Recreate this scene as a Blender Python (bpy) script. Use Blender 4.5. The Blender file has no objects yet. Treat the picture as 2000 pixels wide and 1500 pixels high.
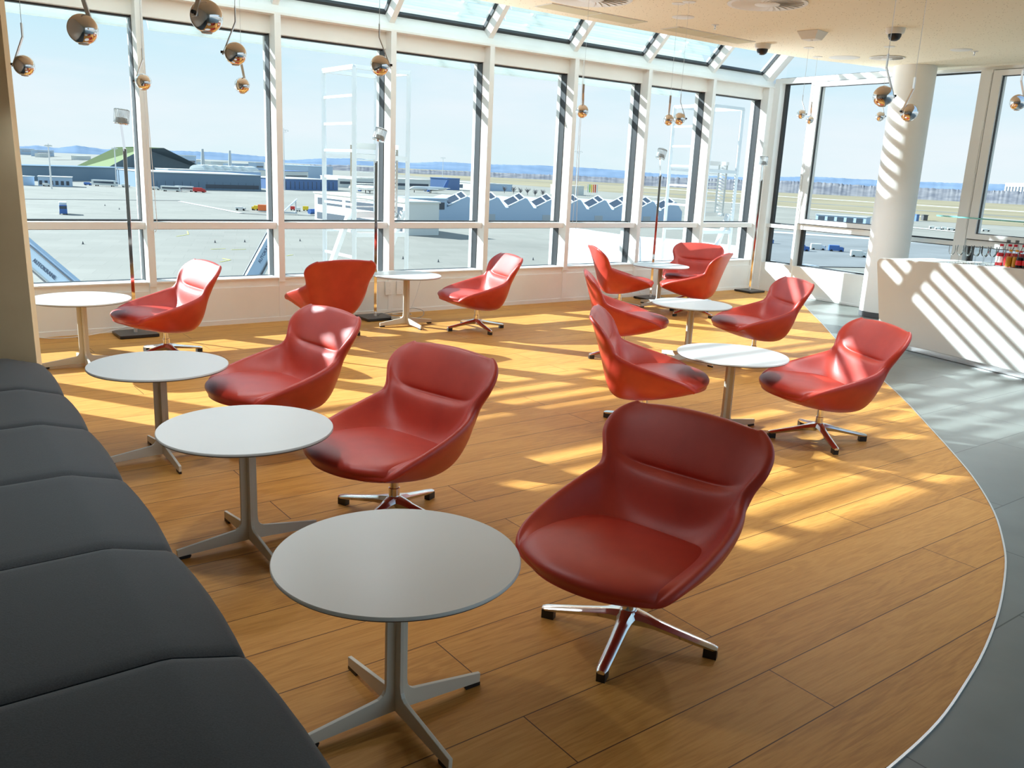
import bpy, bmesh, math, random
from mathutils import Vector, Matrix
random.seed(7)
C = bpy.context.scene.collection
PI = math.pi
R_ = math.radians
# ------------------------------------------------------------------ camera
F_PX, PITCH, ROLL, EYE = 1687.23, R_(13.898), R_(2.6487), 1.5914
_c, _s = math.cos(PITCH), math.sin(PITCH)
FWD = Vector((0, _c, -_s)); UP0 = Vector((0, _s, _c)); RT0 = Vector((1, 0, 0))
RT = RT0*math.cos(ROLL) + UP0*math.sin(ROLL)
UPV = UP0*math.cos(ROLL) - RT0*math.sin(ROLL)
CAM = Vector((0, 0, EYE))
cd = bpy.data.cameras.new('camera'); co = bpy.data.objects.new('camera', cd); C.objects.link(co)
cd.sensor_width = 36; cd.lens = F_PX/2000*36; cd.clip_start = .05; cd.clip_end = 40000
co.matrix_world = Matrix(((RT.x, UPV.x, -FWD.x, 0), (RT.y, UPV.y, -FWD.y, 0), (RT.z, UPV.z, -FWD.z, EYE), (0, 0, 0, 1)))
bpy.context.scene.camera = co
def ray(x, y): return FWD + RT*((x-1000)/F_PX) - UPV*((y-750)/F_PX)
GZ = -22.0                                                  # the apron lies 22 m below the lounge floor
def onz(x, y, z=0):
    r = ray(x, y); return CAM + r*((z-EYE)/r.z)
def gp(x, y): return onz(x, y, GZ)
def aty(x, y, Y):
    r = ray(x, y); return CAM + r*(Y/r.y)
# ------------------------------------------------------------------ wall frames
A1, C1, A2, C2 = R_(37.36), 8.308, R_(-55.34), 10.475
U1 = Vector((math.cos(A1), math.sin(A1), 0)); N1 = Vector((-math.sin(A1), math.cos(A1), 0))
U2 = Vector((math.cos(A2), math.sin(A2), 0)); N2 = Vector((-math.sin(A2), math.cos(A2), 0))
Z = Vector((0, 0, 1))
def W1(s, d, z): return U1*s + N1*(C1-d) + Z*z
def W2(s, d, z): return U2*s + N2*(C2-d) + Z*z
def onw(x, y, U, N, c, d=0):
    r = ray(x, y); t = (c-d-CAM.dot(N))/r.dot(N); X = CAM + r*t
    return X.dot(U), X.z
SC1, SC2 = 10.878, -8.811                                   # the corner along both walls
# ------------------------------------------------------------------ materials
def mat(name, col, rough=.5, metal=0, spec=.5, coat=0, trans=0):
    m = bpy.data.materials.new(name); m.use_nodes = True
    b = m.node_tree.nodes['Principled BSDF']
    b.inputs['Base Color'].default_value = (*col, 1); b.inputs['Roughness'].default_value = rough
    b.inputs['Metallic'].default_value = metal; b.inputs['Specular IOR Level'].default_value = spec
    b.inputs['Coat Weight'].default_value = coat; b.inputs['Coat Roughness'].default_value = .38
    b.inputs['Transmission Weight'].default_value = trans
    return m
def srgb(r, g, b):
    f = lambda v: ((v/255+.055)/1.055)**2.4 if v > 10 else v/255/12.92
    return (f(r), f(g), f(b))
def nodes(m): return m.node_tree.nodes, m.node_tree.links, m.node_tree.nodes['Principled BSDF']
def noise_col(m, c1, c2, scale, detail=4, stretch=None, bump=0, lo=.35, hi=.65, dist=.02):
    n, l, b = nodes(m)
    tc = n.new('ShaderNodeTexCoord'); mp = n.new('ShaderNodeMapping'); l.new(tc.outputs['Object'], mp.inputs[0])
    if stretch: mp.inputs['Scale'].default_value = stretch
    nz = n.new('ShaderNodeTexNoise'); nz.inputs['Scale'].default_value = scale; nz.inputs['Detail'].default_value = detail
    l.new(mp.outputs[0], nz.inputs['Vector'])
    cr = n.new('ShaderNodeValToRGB'); cr.color_ramp.elements[0].color = (*c1, 1); cr.color_ramp.elements[1].color = (*c2, 1)
    cr.color_ramp.elements[0].position = lo; cr.color_ramp.elements[1].position = hi
    l.new(nz.outputs[0], cr.inputs[0]); l.new(cr.outputs[0], b.inputs['Base Color'])
    if bump:
        bp = n.new('ShaderNodeBump'); bp.inputs['Strength'].default_value = bump; bp.inputs['Distance'].default_value = dist
        l.new(nz.outputs[0], bp.inputs['Height']); l.new(bp.outputs[0], b.inputs['Normal'])
    return m
M = {}
M['white'] = mat('white lacquer', (.87, .87, .85), .45)
M['wallwhite'] = noise_col(mat('white paint', (.8, .79, .75), .6), (.85, .845, .81), (.88, .875, .84), 3)
M['rubber'] = mat('black rubber gasket', (.03, .032, .035), .45)
M['black'] = mat('black plastic', (.012, .012, .013), .4)
M['blackmetal'] = mat('black powder coat', (.018, .018, .02), .3)
M['chrome'] = mat('polished chrome', (.82, .82, .83), .06, 1)
M['alu'] = mat('polished aluminium', (.80, .80, .79), .2, 1)
M['steel'] = mat('brushed steel', (.74, .74, .74), .35, 1)
M['leather'] = noise_col(mat('red leather', (.5, .05, .03), .45, 0, .5, .25), srgb(182, 52, 37), srgb(193, 59, 42), 9, 5)
def leather_bump():
    n, l, b = nodes(M['leather'])
    v = n.new('ShaderNodeTexVoronoi'); v.inputs['Scale'].default_value = 420
    bp = n.new('ShaderNodeBump'); bp.inputs['Strength'].default_value = .12; bp.inputs['Distance'].default_value = .002
    l.new(v.outputs['Distance'], bp.inputs['Height']); l.new(bp.outputs[0], b.inputs['Normal'])
leather_bump()
M['seam'] = mat('dark red seam thread', srgb(120, 30, 24), .6)
M['tabletop'] = noise_col(mat('white laminate', (.75, .75, .72), .32), (.66, .665, .645), (.69, .69, .665), 2)
M['tableedge'] = mat('dark grey laminate edge', (.12, .12, .125), .5)
M['tableleg'] = mat('cream powder coat', (.72, .68, .58), .4)
M['benchfab'] = noise_col(mat('charcoal fabric', (.03, .035, .04), .8, 0, .35), (.021, .027, .031), (.036, .044, .050), 260, 3, (1, 1, 1), .25, .3, .7, .002)
for k_, v_ in (('Sheen Weight', .28), ('Sheen Roughness', .4)): M['benchfab'].node_tree.nodes['Principled BSDF'].inputs[k_].default_value = v_
M['plaster'] = noise_col(mat('beige plaster', (.5, .45, .35), .8), srgb(224, 208, 172), srgb(230, 214, 178), 4)
M['darkpanel'] = mat('taupe wall panel', (.40, .37, .31), .6)  # dull tone chosen to cut light bounced off the unseen walls
M['plinth'] = mat('grey plinth', (.09, .09, .095), .5)
M['dark'] = mat('shadow gap black', (.02, .02, .02), .8)
M['bulb'] = mat('frosted lens', (.85, .84, .8), .4)
M['crystal'] = mat('ribbed clear glass', (.9, .93, .95), .12, 0, .6, 0, .75)
M['ceilwhite'] = mat('white metal grille', (.75, .74, .69), .5)
M['cablegrey'] = mat('grey cable', (.3, .3, .3), .5)
M['cablewhite'] = mat('white cable', (.8, .8, .8), .5)
M['bar'] = noise_col(mat('white solid surface', (.78, .78, .74), .35), (.84, .84, .80), (.86, .86, .82), 1.5)

def wood():
    m = mat('oak planks', (.5, .3, .1), .5, 0, .2); n, l, b = nodes(m)
    tc = n.new('ShaderNodeTexCoord'); mp = n.new('ShaderNodeMapping'); mp.inputs['Rotation'].default_value = (0, 0, -A1)
    l.new(tc.outputs['Object'], mp.inputs[0])
    off = n.new('ShaderNodeVectorMath'); off.operation = 'ADD'; off.inputs[1].default_value = (0, -.015, 0); l.new(mp.outputs[0], off.inputs[0])
    br = n.new('ShaderNodeTexBrick'); br.inputs['Scale'].default_value = 1; br.inputs['Brick Width'].default_value = 2.3
    br.inputs['Row Height'].default_value = .25; br.inputs['Mortar Size'].default_value = .0022; br.inputs['Mortar Smooth'].default_value = .2
    br.offset = .37; br.inputs['Bias'].default_value = 0
    br.inputs['Color1'].default_value = (0, 0, 0, 1); br.inputs['Color2'].default_value = (1, 1, 1, 1); br.inputs['Mortar'].default_value = (.5, .5, .5, 1)
    l.new(off.outputs[0], br.inputs['Vector'])
    # grain: noise stretched along the plank, shifted from plank to plank
    sh = n.new('ShaderNodeVectorMath'); sh.operation = 'MULTIPLY_ADD'; sh.inputs[1].default_value = (7, 9, 3); l.new(br.outputs['Color'], sh.inputs[0]); l.new(off.outputs[0], sh.inputs[2])
    st = n.new('ShaderNodeVectorMath'); st.operation = 'MULTIPLY'; st.inputs[1].default_value = (1.0, 9, 1); l.new(sh.outputs[0], st.inputs[0])
    w = n.new('ShaderNodeTexNoise'); w.inputs['Scale'].default_value = 1.6; w.inputs['Detail'].default_value = 3; w.inputs['Distortion'].default_value = 1.2; l.new(st.outputs[0], w.inputs['Vector'])
    sn = n.new('ShaderNodeMath'); sn.operation = 'MULTIPLY'; sn.inputs[1].default_value = 26; l.new(w.outputs[0], sn.inputs[0])
    si = n.new('ShaderNodeMath'); si.operation = 'SINE'; l.new(sn.outputs[0], si.inputs[0])
    fine = n.new('ShaderNodeTexNoise'); fine.inputs['Scale'].default_value = 6; fine.inputs['Detail'].default_value = 8; fine.inputs['Roughness'].default_value = .7
    st2 = n.new('ShaderNodeVectorMath'); st2.operation = 'MULTIPLY'; st2.inputs[1].default_value = (1.3, 22, 1); l.new(sh.outputs[0], st2.inputs[0]); l.new(st2.outputs[0], fine.inputs['Vector'])
    mx = n.new('ShaderNodeMath'); mx.operation = 'MULTIPLY_ADD'; mx.inputs[1].default_value = .10; mx.inputs[2].default_value = 0; l.new(si.outputs[0], mx.inputs[0])
    ad = n.new('ShaderNodeMath'); ad.operation = 'ADD'; l.new(fine.outputs[0], ad.inputs[0]); l.new(mx.outputs[0], ad.inputs[1])
    sep = n.new('ShaderNodeSeparateColor'); l.new(br.outputs['Color'], sep.inputs[0])
    a2 = n.new('ShaderNodeMath'); a2.operation = 'MULTIPLY_ADD'; a2.inputs[1].default_value = .22; l.new(sep.outputs[0], a2.inputs[0]); l.new(ad.outputs[0], a2.inputs[2])
    cr = n.new('ShaderNodeValToRGB'); e = cr.color_ramp.elements
    e[0].position = .30; e[0].color = (*srgb(180, 122, 56), 1); e[1].position = .9; e[1].color = (*srgb(215, 157, 82), 1)
    k = e.new(.6); k.color = (*srgb(203, 144, 70), 1)
    l.new(a2.outputs[0], cr.inputs[0])
    mm = n.new('ShaderNodeMix'); mm.data_type = 'RGBA'; l.new(br.outputs['Fac'], mm.inputs['Factor']); l.new(cr.outputs[0], mm.inputs['A']); mm.inputs['B'].default_value = (*srgb(88, 54, 26), 1)
    l.new(mm.outputs['Result'], b.inputs['Base Color'])
    bp = n.new('ShaderNodeBump'); bp.inputs['Strength'].default_value = .25; bp.inputs['Distance'].default_value = .002
    inv = n.new('ShaderNodeMath'); inv.operation = 'SUBTRACT'; inv.inputs[0].default_value = 1; l.new(br.outputs['Fac'], inv.inputs[1])
    l.new(inv.outputs[0], bp.inputs['Height']); l.new(bp.outputs[0], b.inputs['Normal'])
    return m
M['wood'] = wood()
def tiles(name, c1, c2, mort, w, h, ms, rough, rot, ox=0, oy=0, noise=3):
    m = mat(name, c1, rough); n, l, b = nodes(m)
    tc = n.new('ShaderNodeTexCoord'); mp = n.new('ShaderNodeMapping'); mp.inputs['Rotation'].default_value = (0, 0, -rot)
    l.new(tc.outputs['Object'], mp.inputs[0])
    off = n.new('ShaderNodeVectorMath'); off.operation = 'ADD'; off.inputs[1].default_value = (ox, oy, 0); l.new(mp.outputs[0], off.inputs[0])
    br = n.new('ShaderNodeTexBrick'); br.inputs['Scale'].default_value = 1; br.inputs['Brick Width'].default_value = w
    br.inputs['Row Height'].default_value = h; br.inputs['Mortar Size'].default_value = ms; br.offset = .5
    br.inputs['Color1'].default_value = (*c1, 1); br.inputs['Color2'].default_value = (*c2, 1); br.inputs['Mortar'].default_value = (*mort, 1)
    l.new(off.outputs[0], br.inputs['Vector'])
    nz = n.new('ShaderNodeTexNoise'); nz.inputs['Scale'].default_value = noise; nz.inputs['Detail'].default_value = 6; l.new(tc.outputs['Object'], nz.inputs['Vector'])
    mr = n.new('ShaderNodeMapRange'); mr.inputs['To Min'].default_value = .75; mr.inputs['To Max'].default_value = 1.25; l.new(nz.outputs[0], mr.inputs[0])
    mu = n.new('ShaderNodeVectorMath'); mu.operation = 'SCALE'; l.new(br.outputs['Color'], mu.inputs[0]); l.new(mr.outputs[0], mu.inputs['Scale'])
    l.new(mu.outputs[0], b.inputs['Base Color'])
    return m
M['tile'] = tiles('grey stone tiles', srgb(112, 116, 110), srgb(120, 124, 118), srgb(62, 64, 60), 1.2, .6, .003, .3, A1, .13, -.022)
M['ceiling'] = mat('perforated acoustic plaster', srgb(214, 206, 178), .9)
def ceil():
    n, l, b = nodes(M['ceiling'])
    tc = n.new('ShaderNodeTexCoord')
    vo = n.new('ShaderNodeTexVoronoi'); vo.inputs['Scale'].default_value = 40; vo.inputs['Randomness'].default_value = .9
    sc = n.new('ShaderNodeMapping'); sc.inputs['Scale'].default_value = (1, .55, 1); sc.inputs['Rotation'].default_value = (0, 0, .6); l.new(tc.outputs['Object'], sc.inputs[0]); l.new(sc.outputs[0], vo.inputs['Vector'])
    cr = n.new('ShaderNodeValToRGB'); cr.color_ramp.elements[0].position = .13; cr.color_ramp.elements[1].position = .19
    cr.color_ramp.elements[0].color = (*srgb(166, 152, 118), 1); cr.color_ramp.elements[1].color = (*srgb(240, 231, 206), 1)
    l.new(vo.outputs['Distance'], cr.inputs[0]); l.new(cr.outputs[0], b.inputs['Base Color'])
ceil()
def glass(name, tint, refl=.10):
    m = bpy.data.materials.new(name); m.use_nodes = True; n, l = m.node_tree.nodes, m.node_tree.links; n.clear()
    o = n.new('ShaderNodeOutputMaterial'); t = n.new('ShaderNodeBsdfTransparent'); t.inputs[0].default_value = (*tint, 1)
    g = n.new('ShaderNodeBsdfGlossy'); g.inputs['Roughness'].default_value = 0; g.inputs[0].default_value = (.95, .97, .97, 1)
    lw = n.new('ShaderNodeLayerWeight'); lw.inputs[0].default_value = refl
    mx = n.new('ShaderNodeMixShader'); l.new(lw.outputs['Fresnel'], mx.inputs[0]); l.new(t.outputs[0], mx.inputs[1]); l.new(g.outputs[0], mx.inputs[2]); l.new(mx.outputs[0], o.inputs[0])
    return m
M['glass'] = glass('window glass', (.975, .99, .985), .06)
M['glassgreen'] = glass('green edged glass', (.78, .93, .92), .25)
M['drinkglass'] = glass('clear drinking glass', (.985, .99, .99), .16)
def louvre():
    m = mat('frosted glass louvre', (.84, .88, .86), .35); n, l, b = nodes(m)
    t = n.new('ShaderNodeBsdfTranslucent'); t.inputs[0].default_value = (.84, .90, .88, 1); mx = n.new('ShaderNodeMixShader'); mx.inputs[0].default_value = .3
    o = n['Material Output']; l.new(b.outputs[0], mx.inputs[1]); l.new(t.outputs[0], mx.inputs[2]); l.new(mx.outputs[0], o.inputs[0])
    return m
M['louvre'] = louvre()
M['roofgrey2'] = mat('grey roof rib', (.6, .6, .6), .6)
M['outwhite'] = mat('white steel outside', (.82, .83, .83), .5)

# ------------------------------------------------------------------ mesh building
class MB:
    def __init__(s): s.v = []; s.f = []; s.m = []
    def add(s, vs, fs, mi=0):
        b = len(s.v); s.v += [Vector(p) for p in vs]; s.f += [tuple(b+i for i in f) for f in fs]; s.m += [mi]*len(fs); return s
    def hexa(s, p, mi=0):            # eight corners: bottom ring then top ring
        return s.add(p, [(3, 2, 1, 0), (4, 5, 6, 7), (0, 1, 5, 4), (1, 2, 6, 5), (2, 3, 7, 6), (3, 0, 4, 7)], mi)
    def box(s, c, d, rot=0, mi=0):
        x, y, z = d[0]/2, d[1]/2, d[2]/2; k, q = math.cos(rot), math.sin(rot); P = []
        for zz in (-z, z):
            for (a, b) in ((-x, -y), (x, -y), (x, y), (-x, y)): P.append((c[0]+a*k-b*q, c[1]+a*q+b*k, c[2]+zz))
        return s.hexa(P, mi)
    def fbox(s, W, a0, a1, b0, b1, z0, z1, mi=0):
        return s.hexa([W(a0, b0, z0), W(a1, b0, z0), W(a1, b1, z0), W(a0, b1, z0), W(a0, b0, z1), W(a1, b0, z1), W(a1, b1, z1), W(a0, b1, z1)], mi)
    def bar(s, p, q, w, h, up=(0, 0, 1), mi=0):
        p, q = Vector(p), Vector(q); d = (q-p).normalized(); a = d.cross(Vector(up))
        if a.length < 1e-4: a = d.cross(Vector((1, 0, 0)))
        a.normalize(); b = a.cross(d); P = []
        for o in (p, q): P += [o-a*w/2-b*h/2, o+a*w/2-b*h/2, o+a*w/2+b*h/2, o-a*w/2+b*h/2]
        return s.hexa(P, mi)
    def tube(s, pts, r, n=8, mi=0, cap=True):
        pts = [Vector(p) for p in pts]; rr = r if isinstance(r, (list, tuple)) else [r]*len(pts); P = []; prev = None
        for i, p in enumerate(pts):
            d = (pts[min(i+1, len(pts)-1)]-pts[max(i-1, 0)]).normalized()
            a = (prev - d*prev.dot(d)) if prev else d.cross(Vector((0, 0, 1)) if abs(d.z) < .9 else Vector((1, 0, 0)))
            a.normalize(); prev = a; b = d.cross(a)
            P += [p+(a*math.cos(2*PI*k/n)+b*math.sin(2*PI*k/n))*rr[i] for k in range(n)]
        F = [(i*n+k, i*n+(k+1) % n, (i+1)*n+(k+1) % n, (i+1)*n+k) for i in range(len(pts)-1) for k in range(n)]
        if cap: F += [tuple(reversed(range(n))), tuple((len(pts)-1)*n+k for k in range(n))]
        return s.add(P, F, mi)
    def lathe(s, prof, c=(0, 0, 0), n=32, mi=0):
        P = []; F = []; c = Vector(c)
        for r, z in prof: P += [c+Vector((r*math.cos(2*PI*k/n), r*math.sin(2*PI*k/n), z)) for k in range(n)]
        for i in range(len(prof)-1): F += [(i*n+k, i*n+(k+1) % n, (i+1)*n+(k+1) % n, (i+1)*n+k) for k in range(n)]
        if prof[0][0] > 1e-5: F.append(tuple(reversed(range(n))))
        if prof[-1][0] > 1e-5: F.append(tuple((len(prof)-1)*n+k for k in range(n)))
        return s.add(P, F, mi)
    def prism(s, poly, W, mi=0):     # poly: points given to W(p, 0) and W(p, 1)
        n = len(poly); P = [W(p, 0) for p in poly]+[W(p, 1) for p in poly]
        F = [tuple(reversed(range(n))), tuple(range(n, 2*n))]+[(i, (i+1) % n, n+(i+1) % n, n+i) for i in range(n)]
        return s.add(P, F, mi)
    def obj(s, name, m, parent=None, smooth=False, bevel=0, merge=True):
        me = bpy.data.meshes.new(name); me.from_pydata(s.v, [], s.f)
        for mm in (m if isinstance(m, (list, tuple)) else [m]): me.materials.append(M[mm] if isinstance(mm, str) else mm)
        for p, i in zip(me.polygons, s.m): p.material_index = i
        bm = bmesh.new(); bm.from_mesh(me)
        if merge: bmesh.ops.remove_doubles(bm, verts=bm.verts, dist=1e-5)
        bmesh.ops.recalc_face_normals(bm, faces=bm.faces)
        if smooth:
            for f in bm.faces: f.smooth = True
            for e in bm.edges:
                if len(e.link_faces) == 2 and e.calc_face_angle(0) > .7: e.smooth = False
        bm.to_mesh(me); bm.free()
        o = bpy.data.objects.new(name, me); C.objects.link(o)
        if parent: o.parent = parent
        if bevel:
            b = o.modifiers.new('bevel', 'BEVEL'); b.width = bevel; b.segments = 2; b.limit_method = 'ANGLE'; b.harden_normals = False
        return o
def empty(name, loc=(0, 0, 0), rz=0, parent=None):
    o = bpy.data.objects.new(name, None); C.objects.link(o); o.location = loc; o.rotation_euler = (0, 0, rz); o.empty_display_size = .05
    if parent: o.parent = parent
    return o
def tag(o, label, cat, group=None):
    o['label'] = label; o['category'] = cat
    if group: o['group'] = group
    return o
def struct(o): o['kind'] = 'structure'; return o
KIDS = {}
def copy_tree(o, parent=None):
    c = o.copy(); C.objects.link(c)
    if parent: c.parent = parent
    for ch in list(o.children): copy_tree(ch, c)
    return c

# ================================================================== THE ROOM
# floor: oak island with a curved edge, stone tiles beyond
curve = [(4.05, 12.30), (3.94, 11.9), (3.77, 11.0), (3.614, 10.095), (3.336, 8.62), (3.204, 7.60), (3.06, 6.62), (2.887, 5.74), (2.75, 5.08), (2.646, 4.645), (2.498, 4.174), (2.332, 3.779), (2.188, 3.495), (1.954, 3.111), (1.729, 2.792), (1.538, 2.555), (1.357, 2.35), (1.143, 2.15), (.9, 1.95), (.5, 1.65), (0, 1.33), (-.6, .98), (-1.4, .62)]
def smoothpts(pts, k=4):
    out = []
    for i in range(len(pts)-1):
        p0, p1, p2, p3 = [Vector((*pts[max(0, min(len(pts)-1, j))], 0)) for j in (i-1, i, i+1, i+2)]
        for q in range(k):
            t = q/k
            out.append(.5*((2*p1)+(p2-p0)*t+(2*p0-5*p1+4*p2-p3)*t*t+(3*p1-p0-3*p2+p3)*t**3))
    out.append(Vector((*pts[-1], 0))); return out
cv = smoothpts(curve)
left_far = W1(-1.6, -.05, 0); corner = W1(SC1, -.05, 0)
poly = [Vector((p.x, p.y, 0)) for p in cv] + [Vector((-3.6, 2.6, 0)), Vector((-5.9, 5.9, 0)), left_far, corner, W2(-8.1, -.05, 0)]
fl = MB(); n = len(poly); fl.add([p+Z*-.06 for p in poly]+poly, [tuple(range(n, 2*n)), tuple(reversed(range(n)))]+[(i, (i+1) % n, n+(i+1) % n, n+i) for i in range(n)])
struct(fl.obj('floor_oak', 'wood'))
t = MB(); t.add([Vector((x, y, -.004)) for x, y in ((-9, -6), (12, -6), (12, 16), (-9, 16))]+[Vector((x, y, -.3)) for x, y in ((-9, -6), (12, -6), (12, 16), (-9, 16))], [(0, 1, 2, 3), (7, 6, 5, 4)]+[(i, (i+1) % 4, 4+(i+1) % 4, 4+i) for i in range(4)])
# trim the tiled slab to the two window walls
def cut(mb_obj, co_, no_):
    bm = bmesh.new(); bm.from_mesh(mb_obj.data)
    bmesh.ops.bisect_plane(bm, geom=bm.verts[:]+bm.edges[:]+bm.faces[:], plane_co=co_, plane_no=no_, clear_outer=True)
    bmesh.ops.holes_fill(bm, edges=[e for e in bm.edges if e.is_boundary]); bm.to_mesh(mb_obj.data); bm.free()
to = t.obj('floor_tiles', 'tile'); cut(to, W1(0, -.25, 0), N1); cut(to, W2(0, -.25, 0), N2); struct(to)
tr = MB()
for a, b in zip(cv[:-1], cv[1:]):
    d = (b-a).normalized(); s_ = Vector((d.y, -d.x, 0)); s_ = -s_
    tr.hexa([a-s_*.001+Z*-.05, b-s_*.001+Z*-.05, b+s_*.007+Z*-.05, a+s_*.007+Z*-.05, a-s_*.001+Z*.003, b-s_*.001+Z*.003, b+s_*.007+Z*.003, a+s_*.007+Z*.003])
struct(tr.obj('trim_1', 'steel'))

# ---- window wall 1 -------------------------------------------------
MW, GD = .062, -.20                                           # mullion face width, depth of the glass
S = [2.17+1.238*k for k in range(-3, 7)]
bays = [(S[i], S[i+1]) for i in range(len(S)-1)] + [(S[-1], SC1-.10)]
pw = MB(); pw.fbox(W1, S[0]-.1, SC1+.3, 0, -.32, -.3, .36); pw.fbox(W1, S[0]-.1, SC1+.3, -.012, -.32, .36, .433)
struct(pw.obj('wall_windows', 'wallwhite'))
bs = MB(); bs.fbox(W1, S[0]-.1, SC1, .006, -.01, 0, .045); struct(bs.obj('baseboard_windows', 'wallwhite'))
ZT, ZB = 2.745, .433
TR0, TR1 = .921, .984
for i, (a, b) in enumerate(bays):
    w = empty('window_%d' % (i+1), W1((a+b)/2, 0, 0)); struct(w); inv = w.location
    def put(mb, name, m, **k):
        o = mb.obj(name, m, w, **k); o.location = -inv; return o
    b_in = b-MW if i < len(bays)-1 else b-.0
    mu = MB()
    if i < len(bays)-1: mu.fbox(W1, b-MW, b, .012, -.125, .40, 2.905); mu.fbox(W1, b-MW, b, .004, -.125, 0, .40); mu.fbox(W1, b-MW+.004, b-.004, -.125, -.30, 0, 2.80)
    else: mu.fbox(W1, SC1-.13, SC1+.02, .004, -.125, 0, 2.905); mu.fbox(W1, SC1-.126, SC1+.02, -.125, -.30, 0, 2.80)
    put(mu, 'mullion', 'white')
    lo, hi = a, (b-MW if i < len(bays)-1 else SC1-.13)
    tm = MB(); tm.fbox(W1, lo, hi, -.035, GD-.03, TR0, TR1); put(tm, 'transom', 'white')
    g = MB()
    for z0, z1 in ((ZB, TR0), (TR1, ZT)):
        for x0, x1 in ((lo-.003, lo+.006), (hi-.006, hi+.003)): g.fbox(W1, x0, x1, -.126, GD-.03, z0, z1)
        for q0, q1 in ((z0, z0+.014), (z1-.014, z1)): g.fbox(W1, lo+.006, hi-.006, GD+.03, GD-.03, q0, q1)
    put(g, 'gasket', 'rubber')
    fr = MB(); fr.fbox(W1, lo, hi, -.0, GD-.03, ZB, ZB+.012); put(fr, 'sill', 'white')
    for z0, z1, nm in ((ZB+.014, TR0-.014, 'lower_pane'), (TR1+.014, ZT-.014, 'upper_pane')):
        p = MB(); p.fbox(W1, lo+.006, hi-.006, GD, GD-.012, z0, z1); put(p, nm, 'glass')
# soffit beam above the windows
bm_ = MB(); prof = [(0.014, 2.905), (.012, 2.925), (-.03, 2.985), (-.165, 3.12), (-.32, 3.12), (-.32, 2.745), (-.10, 2.745), (-.10, 2.905)]
bm_.prism(prof, lambda p, e: W1((S[0]-.1, SC1+.1)[e], p[0], p[1])); struct(bm_.obj('trim_2', 'wallwhite'))
# sloping roof lights
for i, (a, b) in enumerate(bays):
    w = empty('window_%d' % (i+21), W1((a+b)/2, 0, 3)); struct(w); inv = w.location
    def put(mb, name, m, **k):
        o = mb.obj(name, m, w, **k); o.location = -inv; return o
    rf = MB(); e0, e1 = (b-MW, b) if i < len(bays)-1 else (SC1-.16, SC1-.02)
    rf.prism([(-.06, 2.97), (-.19, 3.12), (1.85, 5.16), (1.98, 5.01)], lambda p, e: W1((e0, e1)[e], p[0], p[1])); put(rf, 'rafter', 'white')
    lo, hi = a, e0
    def sl(x, q, h): return W1(x, -.19+.025+q*.7071+h*.7071, 3.12-.025+q*.7071-h*.7071)   # along the slope, h inwards
    g = MB()
    for x0, x1, q0, q1 in ((lo, hi, .0, .05), (lo, lo+.01, .05, 2.8), (hi-.01, hi, .05, 2.8)):
        g.hexa([sl(x0, q0, 0), sl(x1, q0, 0), sl(x1, q1, 0), sl(x0, q1, 0), sl(x0, q0, .045), sl(x1, q0, .045), sl(x1, q1, .045), sl(x0, q1, .045)])
    put(g, 'gasket', 'rubber')
    p = MB(); q0, q1, x0, x1 = .05, 2.8, lo+.01, hi-.01
    p.hexa([sl(x0, q0, .01), sl(x1, q0, .01), sl(x1, q1, .01), sl(x0, q1, .01), sl(x0, q0, .02), sl(x1, q0, .02), sl(x1, q1, .02), sl(x0, q1, .02)])
    put(p, 'pane', 'glass')

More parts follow.
